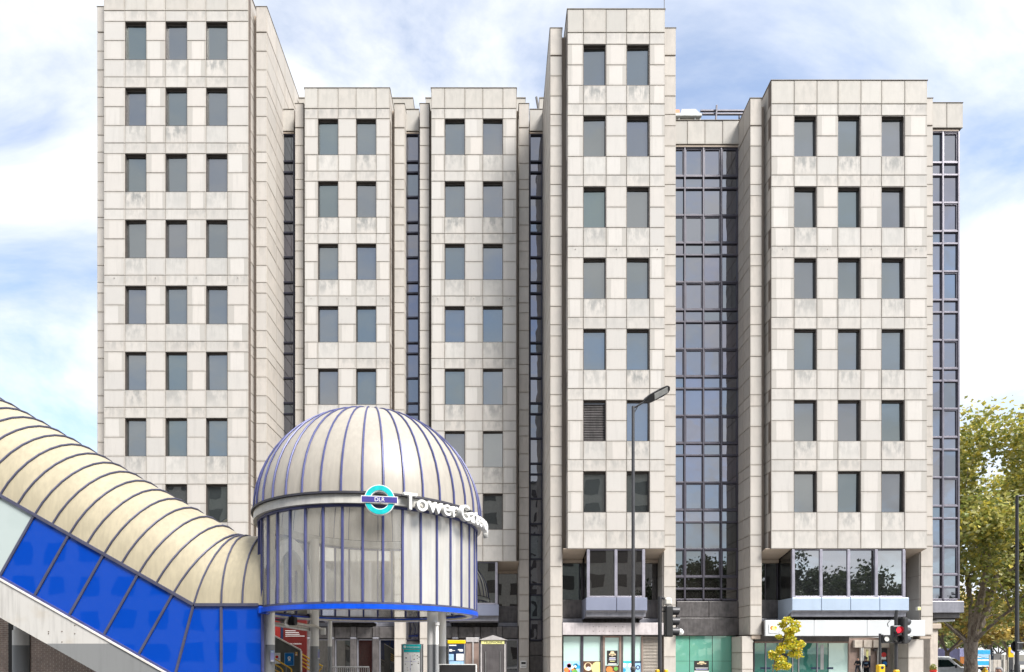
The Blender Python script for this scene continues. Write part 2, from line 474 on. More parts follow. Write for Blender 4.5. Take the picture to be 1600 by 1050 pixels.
    def build(s, name, mat, parent=None, smooth=False):
        return link(name, s.mesh(name, smooth), mat, parent)

_pc = {}
def panel_mesh(wd, ht, th, mat, facing):
    k = (round(wd, 3), round(ht, 3), round(th, 3), mat, facing)
    if k in _pc: return _pc[k]
    a, b, c = wd / 2, ht / 2, min(.012, wd * .2)
    vs = [(-a, c, -b), (a, c, -b), (a, c, b), (-a, c, b), (-a + c, 0, -b + c), (a - c, 0, -b + c), (a - c, 0, b - c), (-a + c, 0, b - c),
          (-a, th, -b), (a, th, -b), (a, th, b), (-a, th, b)]
    fs = [(4, 5, 6, 7), (0, 1, 5, 4), (1, 2, 6, 5), (2, 3, 7, 6), (3, 0, 4, 7), (8, 9, 1, 0), (9, 10, 2, 1), (10, 11, 3, 2), (11, 8, 0, 3), (11, 10, 9, 8)]
    me = bpy.data.meshes.new('panel'); me.from_pydata(vs, [], fs); me.materials.append(MATS[mat])
    _pc[k] = me; return me
GAP = .019
def panel(name, a0, a1, z0, z1, plane, mat, parent, facing='F', gap=GAP, th=.05):
    """one cladding slab. facing F: spans x a0..a1 on y=plane; L / R: spans y a0..a1 on x=plane, outer face to -x / +x"""
    wd, ht = a1 - a0 - gap, z1 - z0 - gap
    me = panel_mesh(wd, ht, th, mat, facing)
    o = bpy.data.objects.new(name, me); COL.objects.link(o); o.parent = parent
    jit = random.uniform(-.006, .006)
    m, z = (a0 + a1) / 2, (z0 + z1) / 2
    if facing == 'F': o.location = (m, plane + jit, z)
    elif facing == 'R': o.location = (plane + jit, m, z); o.rotation_euler = (0, 0, R(90))
    else: o.location = (plane + jit, m, z); o.rotation_euler = (0, 0, R(-90))
    return o

def text_mesh(txt, size, depth, mat, bevel=0):
    cu = bpy.data.curves.new('t', 'FONT'); cu.body = txt; cu.size = size; cu.extrude = depth / 2; cu.bevel_depth = bevel
    cu.align_x = 'CENTER'; cu.align_y = 'BOTTOM_BASELINE'
    o = bpy.data.objects.new('t', cu); COL.objects.link(o)
    dg = bpy.context.evaluated_depsgraph_get(); dg.update()
    me = bpy.data.meshes.new_from_object(o.evaluated_get(dg)); bpy.data.objects.remove(o); bpy.data.curves.remove(cu)
    me.materials.clear(); me.materials.append(MATS[mat]); return me
def text(name, txt, size, loc, mat, parent, rz=0, depth=.006, width=None):
    me = text_mesh(txt, size, depth, mat)
    if width:
        xs = [v.co.x for v in me.vertices]; k = width / (max(xs) - min(xs))
        for v in me.vertices: v.co.x *= k
    o = link(name, me, None, parent); o.location = loc; o.rotation_euler = (R(90), 0, rz); return o

# ================================================================== SETTING
struct(MB().box(-900, 900, -300, 1500, -.6, -.004 - .12).build('ground', 'earth'))
struct(MB().box(-120, 120, -9, 19.5, -.5, -.12).build('road', 'asphalt'))
struct(MB().box(-120, 26.0, 19.8, 62, -.5, 0).build('pavement', 'paving'))
struct(MB().box(-120, 26.3, 19.5, 19.8, -.5, .004).build('kerb', 'kerb_stone'))
struct(MB().box(26.3, 150, 19.5, 260, -.5, -.115).build('side_road', 'asphalt'))
struct(MB().box(26.0, 26.3, 19.8, 62, -.5, .004).build('side_kerb', 'kerb_stone'))
struct(MB().box(27.5, 170, 63, 112, -.3, -.02).build('far_pavement', 'pale_paving'))
struct(MB().box(-120, 120, -26, -9, -.5, 0).build('near_pavement', 'paving'))
for i in range(8):
    struct(MB().box(-20 + i * 7, -16.5 + i * 7, 7.9, 8.02, -.13, -.114).build('lane_marking', 'line_white'))

# ================================================================== OFFICE BUILDING
B = tag(empty('office_building', (5, 32, 0)), 'pale stone-clad office block of stepped towers with dark glazed strips between them', 'building')
B.location = (0, 0, 0)
FL = 3.6
def head(k): return EYE + .56 * FL + FL * k          # window-head level of floor k
LIN, P1, P2, SP = .581, 1.044, 1.033, .942
ZB = EYE + 1.472 * FL                                # underside of the stone towers
TOP = 1.173
_wm = {}
Y45, Y1, Y23 = 29.78, 32.06, 33.93                  # faces of the towers
def window(x0, x1, z0, z1, yf, depth=.16):
    """recessed opening: dark lining (part) and its pane (sub-part)"""
    wd, ht = round(x1 - x0, 3), round(z1 - z0, 3); k = (wd, ht, depth)
    if k not in _wm:
        a, b, t = wd / 2, ht / 2, .022
        m = MB()
        m.box(-a, a, 0, depth - .004, b - t, b); m.box(-a + t, a - t, depth - .05, depth + .05, b - .085, b - t - .002); m.box(-a, a, -.01, depth + .05, -b, -b + t)
        m.box(-a, -a + t, 0, depth + .05, -b + t, b - t); m.box(a - t, a, 0, depth + .05, -b + t, b - t)
        me = m.mesh('window'); me.materials.append(MATS['reveal'])
        p = MB().box(-a + t, a - t, 0, .02, -b + t, b - .08).mesh('pane'); p.materials.append(MATS['window_glass'])
        _wm[k] = (me, p)
    me, p = _wm[k]
    o = bpy.data.objects.new('window', me); COL.objects.link(o); o.parent = B
    o.location = ((x0 + x1) / 2, yf + .03, (z0 + z1) / 2)
    q = bpy.data.objects.new('pane', p); COL.objects.link(q); q.parent = o; q.location = (0, depth, 0)
    q.rotation_euler = (R(random.uniform(-.7, .7)), 0, R(random.uniform(-.7, .7)))
    return o

def tower(us, yf, ktop, kbot=2, back=44.0):
    """us: panel edges (photo px at this depth); odd-numbered fields hold windows"""
    xs = [U(u, yf) for u in us]; n = len(xs) - 1
    bk = MB()                                        # joint backing
    ztop = head(ktop) + LIN + TOP
    for i in range(n):
        x0, x1 = xs[i], xs[i + 1]
        win = i % 2 == 1
        if not win: bk.box(x0 - .001 * i, x1 + .001 * i, yf + .035, yf + .31, ZB + .01, ztop - .02)
        else:
            zz = [ztop - .02] + [z for k in range(ktop, kbot - 1, -1) for z in (head(k), head(k) - P1 - P2)] + [ZB + .01]
            for a, b in zip(zz[0::2], zz[1::2]): bk.box(x0, x1, yf + .035, yf + .31, b, a)
        panel('parapet_panel', x0, x1, ztop - TOP, ztop, yf - .012, 'stone_parapet', B)
        for k in range(ktop, kbot - 1, -1):
            h = head(k)
            panel('lintel_panel', x0, x1, h, h + LIN, yf, 'stone_lintel', B)
            panel('spandrel_panel', x0, x1, h - P1 - P2 - SP, h - P1 - P2, yf, 'stone_spandrel' if win else 'stone_pier', B)
            if win:
                wo = window(x0 + .005, x1 - .005, h - P1 - P2, h, yf)
                if yf == Y45 and k == 3 and i == 1 and ktop == 8:      # closed slatted blind
                    m = MB(); hw = (x1 - x0) / 2 - .04
                    for q in range(22): m.add([(-hw, .10, -.95 + q * .085), (hw, .10, -.95 + q * .085), (hw, .15, -.875 + q * .085), (-hw, .15, -.875 + q * .085)], [(0, 1, 2, 3)])
                    m.build('blind', 'dark_panel', wo)
            else:
                panel('pier_panel', x0, x1, h - P1, h, yf, 'stone_pier', B)
                panel('pier_panel', x0, x1, h - P1 - P2, h - P1, yf, 'stone_pier', B)
                if k in (5,):
                    MB().lathe([(.02, -.02), (.02, .0)], ((x0 + x1) / 2, yf - .003, h + LIN - .16), 8, 'y').build('vent_hole', 'joint', B)
        h = head(kbot) - P1 - P2 - SP
        panel('base_panel', x0, x1, ZB, h, yf, 'stone_lintel', B)
    # returns
    yr = yf + 1.25
    for side, x in (('L', xs[0]), ('R', xs[-1])):
        s = -1 if side == 'L' else 1
        bk.box(min(x, x - s * .25) + (.035 if s < 0 else 0), max(x, x - s * .25) - (.035 if s > 0 else 0), yf + .312, yr, ZB + .01, ztop - .02)
        rows = [(ztop - TOP, ztop)]
        for k in range(ktop, kbot - 1, -1):
            h = head(k); rows += [(h, h + LIN), (h - P1, h), (h - P1 - P2, h - P1), (h - P1 - P2 - SP, h - P1 - P2)]
        rows.append((ZB, head(kbot) - P1 - P2 - SP))
        for a, b in rows: panel('return_panel', yf + .055, yr, a, b, x, 'stone_pilaster', B, side)
    bk.build('backing_wall', 'joint', B)
    MB().cbox(xs[0] - .03, xs[-1] + .03, yf - .035, yf + .33, ztop, ztop + .035, .01).build('coping', 'coping', B)
    for side, x in (('L', xs[0]), ('R', xs[-1])):
        MB().box(x - (.03 if side == 'L' else .3), x + (.03 if side == 'R' else .3), yf + .335, back, ztop - .003, ztop + .03).build('coping', 'coping', B)
    MB().box(xs[0] + .26, xs[-1] - .26, yf + .36, back, ZB + .05, ztop - .35).build('core', 'roof_grey', B)
    for side, x in (('L', xs[0]), ('R', xs[-1])):
        MB().box(x if side == 'L' else x - .24, x + .24 if side == 'L' else x, yr + .003, back, ZB + .02, ztop - .006).build('flank_wall', 'stone_pilaster', B)
    return xs

X1 = tower([162, 195, 228.2, 258.1, 292, 321.6, 355.1, 388], Y1, 9)
X2 = tower([475.6, 496.6, 528.2, 556.2, 587.6, 609], Y23, 8)
X3 = tower([673.7, 694.7, 726.3, 754.3, 785.7, 807], Y23, 8)
X4 = tower([886.5, 911.3, 946.9, 979, 1015, 1039], Y45, 8)
X5 = tower([1204.9, 1240.7, 1276.4, 1309.2, 1345, 1377.4, 1413.6, 1449], Y45, 7)

def pilaster(u0, u1, yt, ktop, flank=None, ydeep=None, ncol=1, zlow=0.0, klow=-1, back=None):
    """stone pier standing .45 m behind its tower's face; flank 'L' or 'R' clad back to the glazing"""
    y = yt + .45; x0, x1 = U(u0, y), U(u1, y)
    back = back or (ydeep or y + 1.2)
    g = lambda k: head(k) - .12
    rows = [(g(ktop) + .02, g(ktop) + 1.41)]
    for k in range(ktop, -3, -1):
        h = g(k); rows += [(h - P1, h - .02 if k == ktop else h), (h - P1 - P2, h - P1), (h - P1 - P2 - SP, h - P1 - P2), (h - FL, h - P1 - P2 - SP)]
    rows = [(max(a, zlow), b) for a, b in rows if b > zlow + .15]
    for a, b in rows: panel('pilaster_panel', x0, x1, a, b, y, 'stone_pilaster', B)
    ztop = rows[0][1]
    bk = MB().box(x0 + .036, x1 - .036, y + .036, back, zlow + .01, ztop - .02)
    bk.build('pilaster_core', 'joint', B)
    MB().cbox(x0 - .02, x1 + .02, y - .02, back, ztop, ztop + .03, .008).build('coping', 'coping', B)
    if flank:
        ys = [y + .055 + (ydeep - y - .055) * i / ncol for i in range(ncol + 1)]
        for a, b in rows:
            for i in range(ncol): panel('flank_panel', ys[i], ys[i + 1], a, b, x0 if flank == 'L' else x1, 'stone_pilaster', B, flank)
    return x0, x1, y
YS, YC, YK = 35.1, 31.75, 30.87                      # glazed strips, wide curtain wall, glazed corner
pilaster(151.5, 164, Y1, 9)
P1R = pilaster(400, 417, Y1, 9, 'R', YS + .2, 2, back=38.5)
pilaster(460.8, 474.6, Y23, 8, back=YS + .3)
P2R = pilaster(616, 632.2, Y23, 8, 'R', YS + .2, 1)
P3L = pilaster(655.6, 671, Y23, 8, back=YS + .3)
P3R = pilaster(810.5, 826.7, Y23, 8, back=YS + .3)
P4L = pilaster(859.4, 878.5, Y45, 8, 'L', YS + .2, 3, back=36.5)
P4R = pilaster(1037, 1056.2, Y45, 8, back=YC + .3)
P5L = pilaster(1172, 1190.5, Y45, 7, 'L', YC + .1, 2, zlow=3.05, back=YC + .4)
P5R = pilaster(1438.6, 1458, Y45, 7, zlow=3.05, back=YK + .3)
# deep flank of the tall left tower above the strip
g9 = head(9) - .12
for a, b in ((g9 + .02, g9 + 1.41), (g9 - P1, g9 - .02), (g9 - P1 - P2, g9 - P1), (g9 - P1 - P2 - SP, g9 - P1 - P2), (g9 - FL, g9 - P1 - P2 - SP)):
    for i in range(2): panel('flank_panel', YS + .2 + i * 1.6, YS + 1.8 + i * 1.6, a, b, P1R[1], 'stone_pilaster', B, 'R')

for (xa_, xb_, yt_, kt_) in ((X1[-1], P1R[0], Y1, 9), (X2[-1], P2R[0], Y23, 8), (P3L[1], X3[0], Y23, 8), (X3[-1], P3R[0], Y23, 8), (P4L[1], X4[0], Y45, 8), (X4[-1], P4R[0], Y45, 8), (P5L[1], X5[0], Y45, 7), (X5[-1], P5R[0], Y45, 7)):
    if xb_ - xa_ > .06: MB().box(xa_ + .002, xb_ - .002 + (.03 if False else 0), yt_ + .82, yt_ + 1.1, ZB + .02, head(kt_) + 1.2).build('recess_wall', 'stone_soffit', B)

def curtain(xm, y, ktop, kbot, ztop, zbot, frame, glass, label, mw=.09, lastlight=False):
    """glazed wall: mullions at xm, transoms at the floor rhythm, one pane per field"""
    cwo = empty('curtain_wall', (0, 0, 0), B); cwo['label'] = label
    zs = [ztop]
    for k in range(ktop, kbot - 1, -1):
        for f in (.967, .561, .146):
            z = EYE + FL * (k + f)
            if zbot + .3 < z < ztop - .3: zs.append(z)
    zs.append(zbot)
    for x in xm:
        MB().cbox(x - mw / 2, x + mw / 2, y - .05, y + .12, zbot, ztop, .012).build('mullion', frame, cwo)
    for i, z in enumerate(zs):
        for a, b in zip(xm, xm[1:]):
            MB().cbox(a + mw / 2, b - mw / 2, y - .035, y + .11, z - .05, z + .05, .012).build('transom', frame, cwo)
    for j, (z1, z0) in enumerate(zip(zs, zs[1:])):
        for a, b in zip(xm, xm[1:]):
            kind = glass(z0)
            # opening lights carry a second, inner frame
            fr = .0
            if (z1 - z0) > 1.0 and j % 3 == 0 and b - a > .8: fr = .05
            if fr:
                m = MB(); a2, b2, p, q = a + mw / 2, b - mw / 2, z0 + .05, z1 - .05
                m.box(a2, b2, y, y + .05, p, p + fr); m.box(a2, b2, y, y + .05, q - fr, q)
                m.box(a2, a2 + fr, y, y + .05, p + fr, q - fr); m.box(b2 - fr, b2, y, y + .05, p + fr, q - fr)
                m.build('casement', frame, cwo)
            wd, ht = round(b - a - mw, 3), round(z1 - z0 - .1, 3)
            key = ('cp', wd, ht, kind)
            if key not in _pc:
                me = MB().box(-wd / 2, wd / 2, 0, .02, -ht / 2, ht / 2).mesh('pane'); me.materials.append(MATS[kind]); _pc[key] = me
            o = bpy.data.objects.new('pane', _pc[key]); COL.objects.link(o); o.parent = cwo
            o.location = ((a + b) / 2, y + .055, (z0 + z1) / 2)
            o.rotation_euler = (R(random.uniform(-.3, .3)), 0, R(random.uniform(-.25, .25)))
    return cwo

def strip_parapet(x0, x1, y, ztop, zlow, n):
    for i in range(n):
        panel('parapet_panel', x0 + (x1 - x0) * i / n, x0 + (x1 - x0) * (i + 1) / n, zlow, ztop, y - .10, 'stone_parapet', B)
    MB().box(x0 + .01, x1 - .01, y - .062, y + .25, zlow + .01, ztop - .02).build('backing_wall', 'joint', B)
    MB().cbox(x0, x1, y - .13, y + .27, ztop, ztop + .03, .008).build('coping', 'coping', B)
    MB().cbox(x0 + .01, x1 - .01, y - .07, y + .2, zlow - .115, zlow - .045, .008).build('ledge', 'stone_soffit', B)

# three narrow strips
for (a, b, lab) in ((440.6, 460.3, 'narrow dark glazed strip beside the tallest tower'), (633.6, 655.2, 'narrow glazed strip between the two lower towers'),
                    (827.2, 848.2, 'narrow glazed strip in the corner beside the fourth tower')):
    x0, x1 = U(a, YS), U(b, YS)
    zl = EYE + 8.626 * FL
    strip_parapet(x0, x1, YS, EYE + 8.983 * FL, zl, 1)
    curtain([x0 + .03, x1 - .03], YS, 9, 0, zl - .12, 2.9, 'frame_navy', lambda z: 'strip_glass', lab, .10)
    MB().box(x0, x1, YS + .2, 44, 0, zl + .9).build('core', 'roof_grey', B)
# wide curtain wall
cwx = [U(1042, YC), U(1069.8, YC), U(1098.9, YC), U(1126.8, YC), U(1153.3, YC)]
zl = EYE + 7.605 * FL
cpx = [U(1046, YC), U(1073, YC), U(1100.4, YC), U(1128, YC), U(1154.6, YC)]
for a, b in zip(cpx, cpx[1:]): panel('parapet_panel', a, b, zl, EYE + 7.958 * FL, YC - .1, 'stone_parapet', B)
MB().box(cpx[0], cpx[-1], YC - .062, YC + .25, zl + .01, EYE + 7.958 * FL - .02).build('backing_wall', 'joint', B)
MB().cbox(cpx[0], cpx[-1] + .05, YC - .13, YC + .27, EYE + 7.958 * FL, EYE + 7.958 * FL + .03, .008).build('coping', 'coping', B)
MB().cbox(cpx[0], cpx[-1], YC - .07, YC + .2, zl - .115, zl - .045, .008).build('ledge', 'stone_soffit', B)
curtain(cwx, YC, 7, 0, zl - .12, V(937, YC), 'frame_metal', lambda z: 'cw_glass' if z > 8 else 'dark_glass', 'wide curtain wall of small square panes')
MB().box(cpx[0], cpx[-1], YC + .2, 44, 0, EYE + 7.9 * FL).build('core', 'roof_grey', B)
# glazed corner
kx = [U(1449, YK), U(1472.6, YK), U(1497.4, YK)]
zk = EYE + 7.627 * FL
curtain(kx, YK, 7, 0, zk - .12, V(937, YK), 'frame_corner', lambda z: 'cw_glass', 'glazed corner beside the tree')
# its return along the side street
side = empty('curtain_wall', (0, 0, 0), B)
for i in range(7):
    y = YK + .12 + i * 1.2
    MB().box(kx[-1] - .05, kx[-1] + .045, y, y + .09, V(937, YK), zk - .12).build('mullion', 'frame_corner', side)
for i in range(6):
    y = YK + .21 + i * 1.2
    for k in range(1, 8):
        MB().box(kx[-1] - .02, kx[-1], y, y + 1.11, EYE + FL * (k - .033) - 1.75, EYE + FL * (k - .033) + 1.75).build('pane', 'strip_glass', side)
for a, b in ((1449, 1479), (1479, 1504.6)):
    panel('parapet_panel', U(a, YK - .1), U(b, YK - .1), zk, zk + 1.3, YK - .12, 'stone_parapet', B)
xk = U(1504.6, YK - .12)
for i in range(6): panel('parapet_panel', YK - .07 + i * 1.3, YK - .07 + i * 1.3 + 1.3, zk, zk + 1.3, xk, 'stone_parapet', B, 'R')
MB().box(kx[0], xk - .04, YK - .08, YK + 8, zk + .01, zk + 1.28).build('backing_wall', 'joint', B)
MB().cbox(kx[0], xk + .02, YK - .14, YK + 8, zk + 1.3, zk + 1.33, .008).build('coping', 'coping', B)
MB().cbox(kx[0], xk - .16, YK - .06, YK + 7.8, zk - .12, zk - .045, .008).build('ledge', 'stone_soffit', B)
MB().box(kx[0], kx[-1] - .12, YK + .15, 40, 4.9, zk + .2).build('core', 'roof_grey', B)
MB().cbox(U(1455, YK - .3), U(1507, YK - .3), YK - .3, YK + 7.5, V(957.5, YK - .3), V(939, YK - .3), .03).build('sill_box', 'bay_under', B)
MB().cbox(U(1456, YK), U(1498, YK), YK - .1, YK + 7.4, 3.95, V(957.5, YK - .3) - .003, .03).build('soffit_box', 'dark_panel', B)
MB().cbox(U(1468, YK), U(1497, YK), YK + .2, YK + 3, 3.80, 3.90, .02).build('canopy', 'fascia_white', B)

MB().box(-20.5, 13.0, 38.6, 44, 0, 30).build('core', 'roof_grey', B)
# bodies of the block behind, seen above the strips
for a, b in ((466.7, 645.2), (665, 821), (842.9, 860)):
    D = 37.5
    MB().box(U(a, D), U(b, D), D, 46, 28, V(153.6, D)).build('rear_block', 'stone_parapet', B)
    MB().box(U(a, D) - .02, U(b, D) + .02, D - .03, 46, V(153.6, D) + .002, V(153.6, D) + .05).build('coping', 'coping', B)
MB().tube([(U(1038, Y45 + .2), Y45 + .2, head(8) + LIN + TOP), (U(1038, Y45 + .2), Y45 + .2, head(8) + LIN + TOP + 1.4)], .018, 6).build('lightning_rod', 'pole_grey', B)
MB().tube([(U(842, 36), 36, V(175, 36)), (U(838, 36), 36, V(152, 36))], .07, 6).build('lightning_rod', 'roof_grey', B)

# ---- roof plant behind the curtain wall
t = tag(empty('roof_plant', (U(1077, 38), 38, V(190, 38))), 'white rooftop cooling unit above the wide curtain wall', 'machine')
D = 38.0; xo, yo, zo = t.location
def loc(m, name, mat, p=t, smooth=False):
    o = m.build(name, mat, p, smooth); o.matrix_parent_inverse = Matrix.Translation((-p.location.x, -p.location.y, -p.location.z)); return o
zr = EYE + 7.9 * FL
loc(MB().cbox(U(1050, D), U(1097, D), D, D + 2, V(181, D), V(176, D), .03), 'deck', 'plant_white')
loc(MB().prism([(U(1064, D), V(176, D) + .003), (U(1096, D), V(176, D) + .003), (U(1088, D), V(168, D)), (U(1066, D), V(168, D))], D + .1, D + 1.9), 'casing', 'plant_white')
loc(MB().cbox(U(1060, D), U(1090, D), D + .2, D + 1.8, V(188, D), V(181, D) - .003, .03), 'fan_box', 'louvre')
for u in (1061, 1086, 1094): loc(MB().box(U(u, D), U(u + 2, D), D + .1, D + .3, zr, V(181, D) - .003), 'leg', 'plant_white')
loc(MB().cbox(U(1055, D), U(1064.5, D), D + .3, D + 1.2, V(176, D) + .003, V(164, D), .03), 'orange_box', 'orange')
t = tag(empty('roof_gantry', (U(1130, 37), 37, zr)), 'grey twin-rail roof gantry on a leaning post', 'gantry')
D = 37.0
loc(MB().box(U(1095, D), U(1166, D), D, D + .12, V(173, D), V(171, D)), 'rail', 'frame_metal', t)
loc(MB().box(U(1098, D), U(1166, D), D, D + .12, V(178, D), V(176, D)), 'rail', 'frame_metal', t)
loc(MB().tube([(U(1110, D), D - .1, zr), (U(1119, D), D - .1, V(167, D))], .06, 6), 'post', 'frame_metal', t)
loc(MB().tube([(U(1158, D), D + .3, zr), (U(1158, D), D + .3, V(170, D))], .05, 6), 'post', 'frame_metal', t)

# ---- first floor bays and ground floor
def bay(xc, hw, yf, xl, xr, nlight, pale, kind_front, zoff=0.0):
    """projecting first-floor window under a tower: splayed soffits, side lights, metal-panelled base"""
    o = empty('bay_window', (0, 0, 0), B)
    yb = yf + 1.45
    zg0, zg1 = 4.93 + zoff, ZB - .03
    for a, b in ((xl, xc - hw - .09), (xc + hw + .09, xr)):
        MB().add([(a, yf + .08, ZB - .005), (b, yf + .08, ZB - .005), (b, yb, 7.08), (a, yb, 7.08), (a, yf + .08, ZB + .03), (b, yf + .08, ZB + .03), (b, yb, 7.14), (a, yb, 7.14)],
                 [(0, 3, 2, 1), (4, 5, 6, 7), (0, 1, 5, 4), (1, 2, 6, 5), (2, 3, 7, 6), (3, 0, 4, 7)]).build('soffit', 'stone_soffit', o)
        MB().cbox(a, b, yb - .06, yb + .2, 6.90, 7.075, .01).build('ledge', 'stone_soffit', o)
        MB().box(a, b, yb + .1, yb + .13, zg0 + .02, 6.89).build('pane', 'dark_glass', o)
        e = b - .05 if a < xc else a
        MB().box(e, e + .05, yb + .04, yb + .095, zg0 + .02, 6.89).build('frame', 'frame_metal', o)
        MB().cbox(a, b, yb - .02, yb + .09, 3.98, zg0 + .015, .02).build('spandrel', 'dark_panel', o)
        MB().cbox(a, b, yb - .12, yb + .08, 3.70, 3.94, .02).build('spandrel', 'bay_under', o)
    MB().box(xl, xr, yb + .14, yb + .3, 3.0, 7.2).build('inner_wall', 'dark_panel', o)
    # glazed box
    fx = [xc - hw + 2 * hw * i / nlight for i in range(nlight + 1)]
    for x in fx: MB().cbox(x - .075, x + .075, yf + .03, yf + .16, zg0, zg1, .012).build('mullion', 'frame_light', o)
    MB().cbox(fx[0] + .075, fx[-1] - .075, yf + .035, yf + .15, zg0, zg0 + .08, .012).build('transom', 'frame_light', o)
    MB().cbox(fx[0] + .075, fx[-1] - .075, yf + .035, yf + .15, zg1 - .05, zg1, .012).build('transom', 'frame_metal', o)
    for a, b in zip(fx, fx[1:]):
        p = MB().box(-(b - a) / 2 + .075, (b - a) / 2 - .075, 0, .02, zg0 + .08, zg1 - .05).build('pane', kind_front, o)
        p.location = ((a + b) / 2, yf + .09, 0); p.rotation_euler = (0, 0, R(random.uniform(-.5, .5)))
    for x in (fx[0] - .05, fx[-1] + .03):
        MB().box(x, x + .02, yf + .17, yb + .1, zg0 + .02, zg1).build('pane', 'dark_glass', o)
    # metal base: upright panels over a raked underside
    n = nlight; px = [xc - hw - .14 + (2 * hw + .28) * i / n for i in range(n + 1)]
    zt_, zm, zu = zg0 - .02, zg0 - .66, zg0 - 1.02
    for a, b in zip(px, px[1:]):
        MB().cbox(a + .012, b - .012, yf - .12, yf + .02, zm, zt_, .012).build('base_panel', pale, o)
        MB().add([(a + .012, yf - .115, zm - .01), (b - .012, yf - .115, zm - .01), (b - .012, yf + .62, zu), (a + .012, yf + .62, zu),
                  (a + .012, yf + .0, zm - .012), (b - .012, yf + .0, zm - .012), (b - .012, yf + .64, zu + .05), (a + .012, yf + .64, zu + .05)],
                 [(0, 3, 2, 1), (4, 5, 6, 7), (0, 1, 5, 4), (1, 2, 6, 5), (2, 3, 7, 6), (3, 0, 4, 7)]).build('base_underside', 'bay_under', o)
    for x in (px[0], px[-1] - .03):
        MB().prism_x([(yf - .11, zt_ - .004), (yb - .05, zt_ - .004), (yb - .05, zu - .05), (yf + .6, zu + .004), (yf - .11, zm - .004)], x, x + .03).build('base_cheek', pale, o)
    MB().box(px[0] + .035, px[-1] - .035, yf + .05, yb, zu + .06, zt_ - .01).build('base_core', 'bay_under', o)
    return o

for xx, dx in ((P4L[1], .02), (P4R[0], -.02), (P5L[1], .02), (P5R[0], -.02), (P3R[0], -.02), (P3L[1], .02)):
    yy = (P4L if xx > 2 else P3L)[2]
    for za, zb in ((3.72, 4.9), (4.915, 6.1), (6.115, ZB - .12)):
        MB().box(min(xx, xx + dx) - .015, max(xx, xx + dx) - .004, yy + .06, yy + 1.0, za, zb).build('cheek_panel', 'stone_pilaster', B)
c4 = (X4[0] + X4[-1]) / 2; c5 = (X5[0] + X5[-1]) / 2; c3 = (X3[0] + X3[-1]) / 2; c2 = (X2[0] + X2[-1]) / 2
bay(c4, 1.40, Y45, P4L[1] + .01, P4R[0] - .01, 2, 'bay_panel', 'dark_glass')
bay(c5, 2.80, Y45, P5L[1] + .01, P5R[0] - .01, 4, 'bay_panel_pale', 'bay_glass')
bay(c3, 1.30, Y23, P3L[1] + .01, P3R[0] - .01, 2, 'bay_panel', 'dark_glass')
bay(c2, 1.30, Y23, U(475, Y23 + .45) + .01, P2R[0] - .01, 2, 'bay_panel', 'dark_glass')

# fourth tower: shopfront
y = Y45 + .42
MB().cbox(P4L[1] + .012, P4R[0] - .012, y, y + .5, V(992, y), V(973, y), .015).build('sign_fascia', 'fascia_pink', B)
for i in range(12):
    u = (927, 936, 947, 962, 973, 927, 936.5, 942.5, 952, 958, 967, 973.5)[i]; v = 979.3 if i < 5 else 986.3
    MB().lathe([(.022, -.008), (.022, 0)], (U(u, y), y + .001, V(v, y)), 8, 'y').build('fixing_hole', 'joint', B)
sh = empty('shopfront', (0, 0, 0), B); y += .32
zt = V(993.5, y)
for a, b, kind in ((880.5, 907, 'mint_glass'), (911.5, 938, 'mint_glass'), (945, 967, 'mint_glass'), (973.5, 987.5, 'mint_glass'), (992, 1001.5, 'mint_glass')):
    MB().box(U(a, y), U(b, y), y, y + .02, .3, zt - .03).build('pane', kind, sh)
for a, b, m in ((907, 911.5, 'frame_metal'), (938, 941.5, 'dark_panel'), (941.5, 945, 'door_brown'), (967, 970.5, 'door_brown'), (970.5, 973.5, 'dark_panel'), (987.5, 992, 'frame_metal'), (1001.5, 1004, 'door_brown')):
    MB().cbox(U(a, y) + .002, U(b, y) - .002, y - .07, y + .08, .0, zt, .012).build('frame', m, sh)
MB().cbox(U(945, y), U(967, y), y - .06, y + .07, zt - .09, zt - .004, .01).build('frame', 'door_brown', sh)
for i in range(26):
    z = zt - .05 - i * .075
    MB().add([(U(1004.5, y), y - .03, z - .055), (U(1035, y), y - .03, z - .055), (U(1035, y), y + .06, z), (U(1004.5, y), y + .06, z),
              (U(1004.5, y), y - .03, z - .043), (U(1035, y), y - .03, z - .043), (U(1035, y), y + .06, z + .012), (U(1004.5, y), y + .06, z + .012)],
             [(0, 3, 2, 1), (4, 5, 6, 7), (0, 1, 5, 4), (1, 2, 6, 5), (2, 3, 7, 6), (3, 0, 4, 7)]).build('louvre_slat', 'louvre', sh)
MB().box(U(879, y), U(1038, y), y + .3, 44, 0, 3.69).build('core', 'dark_panel', sh)
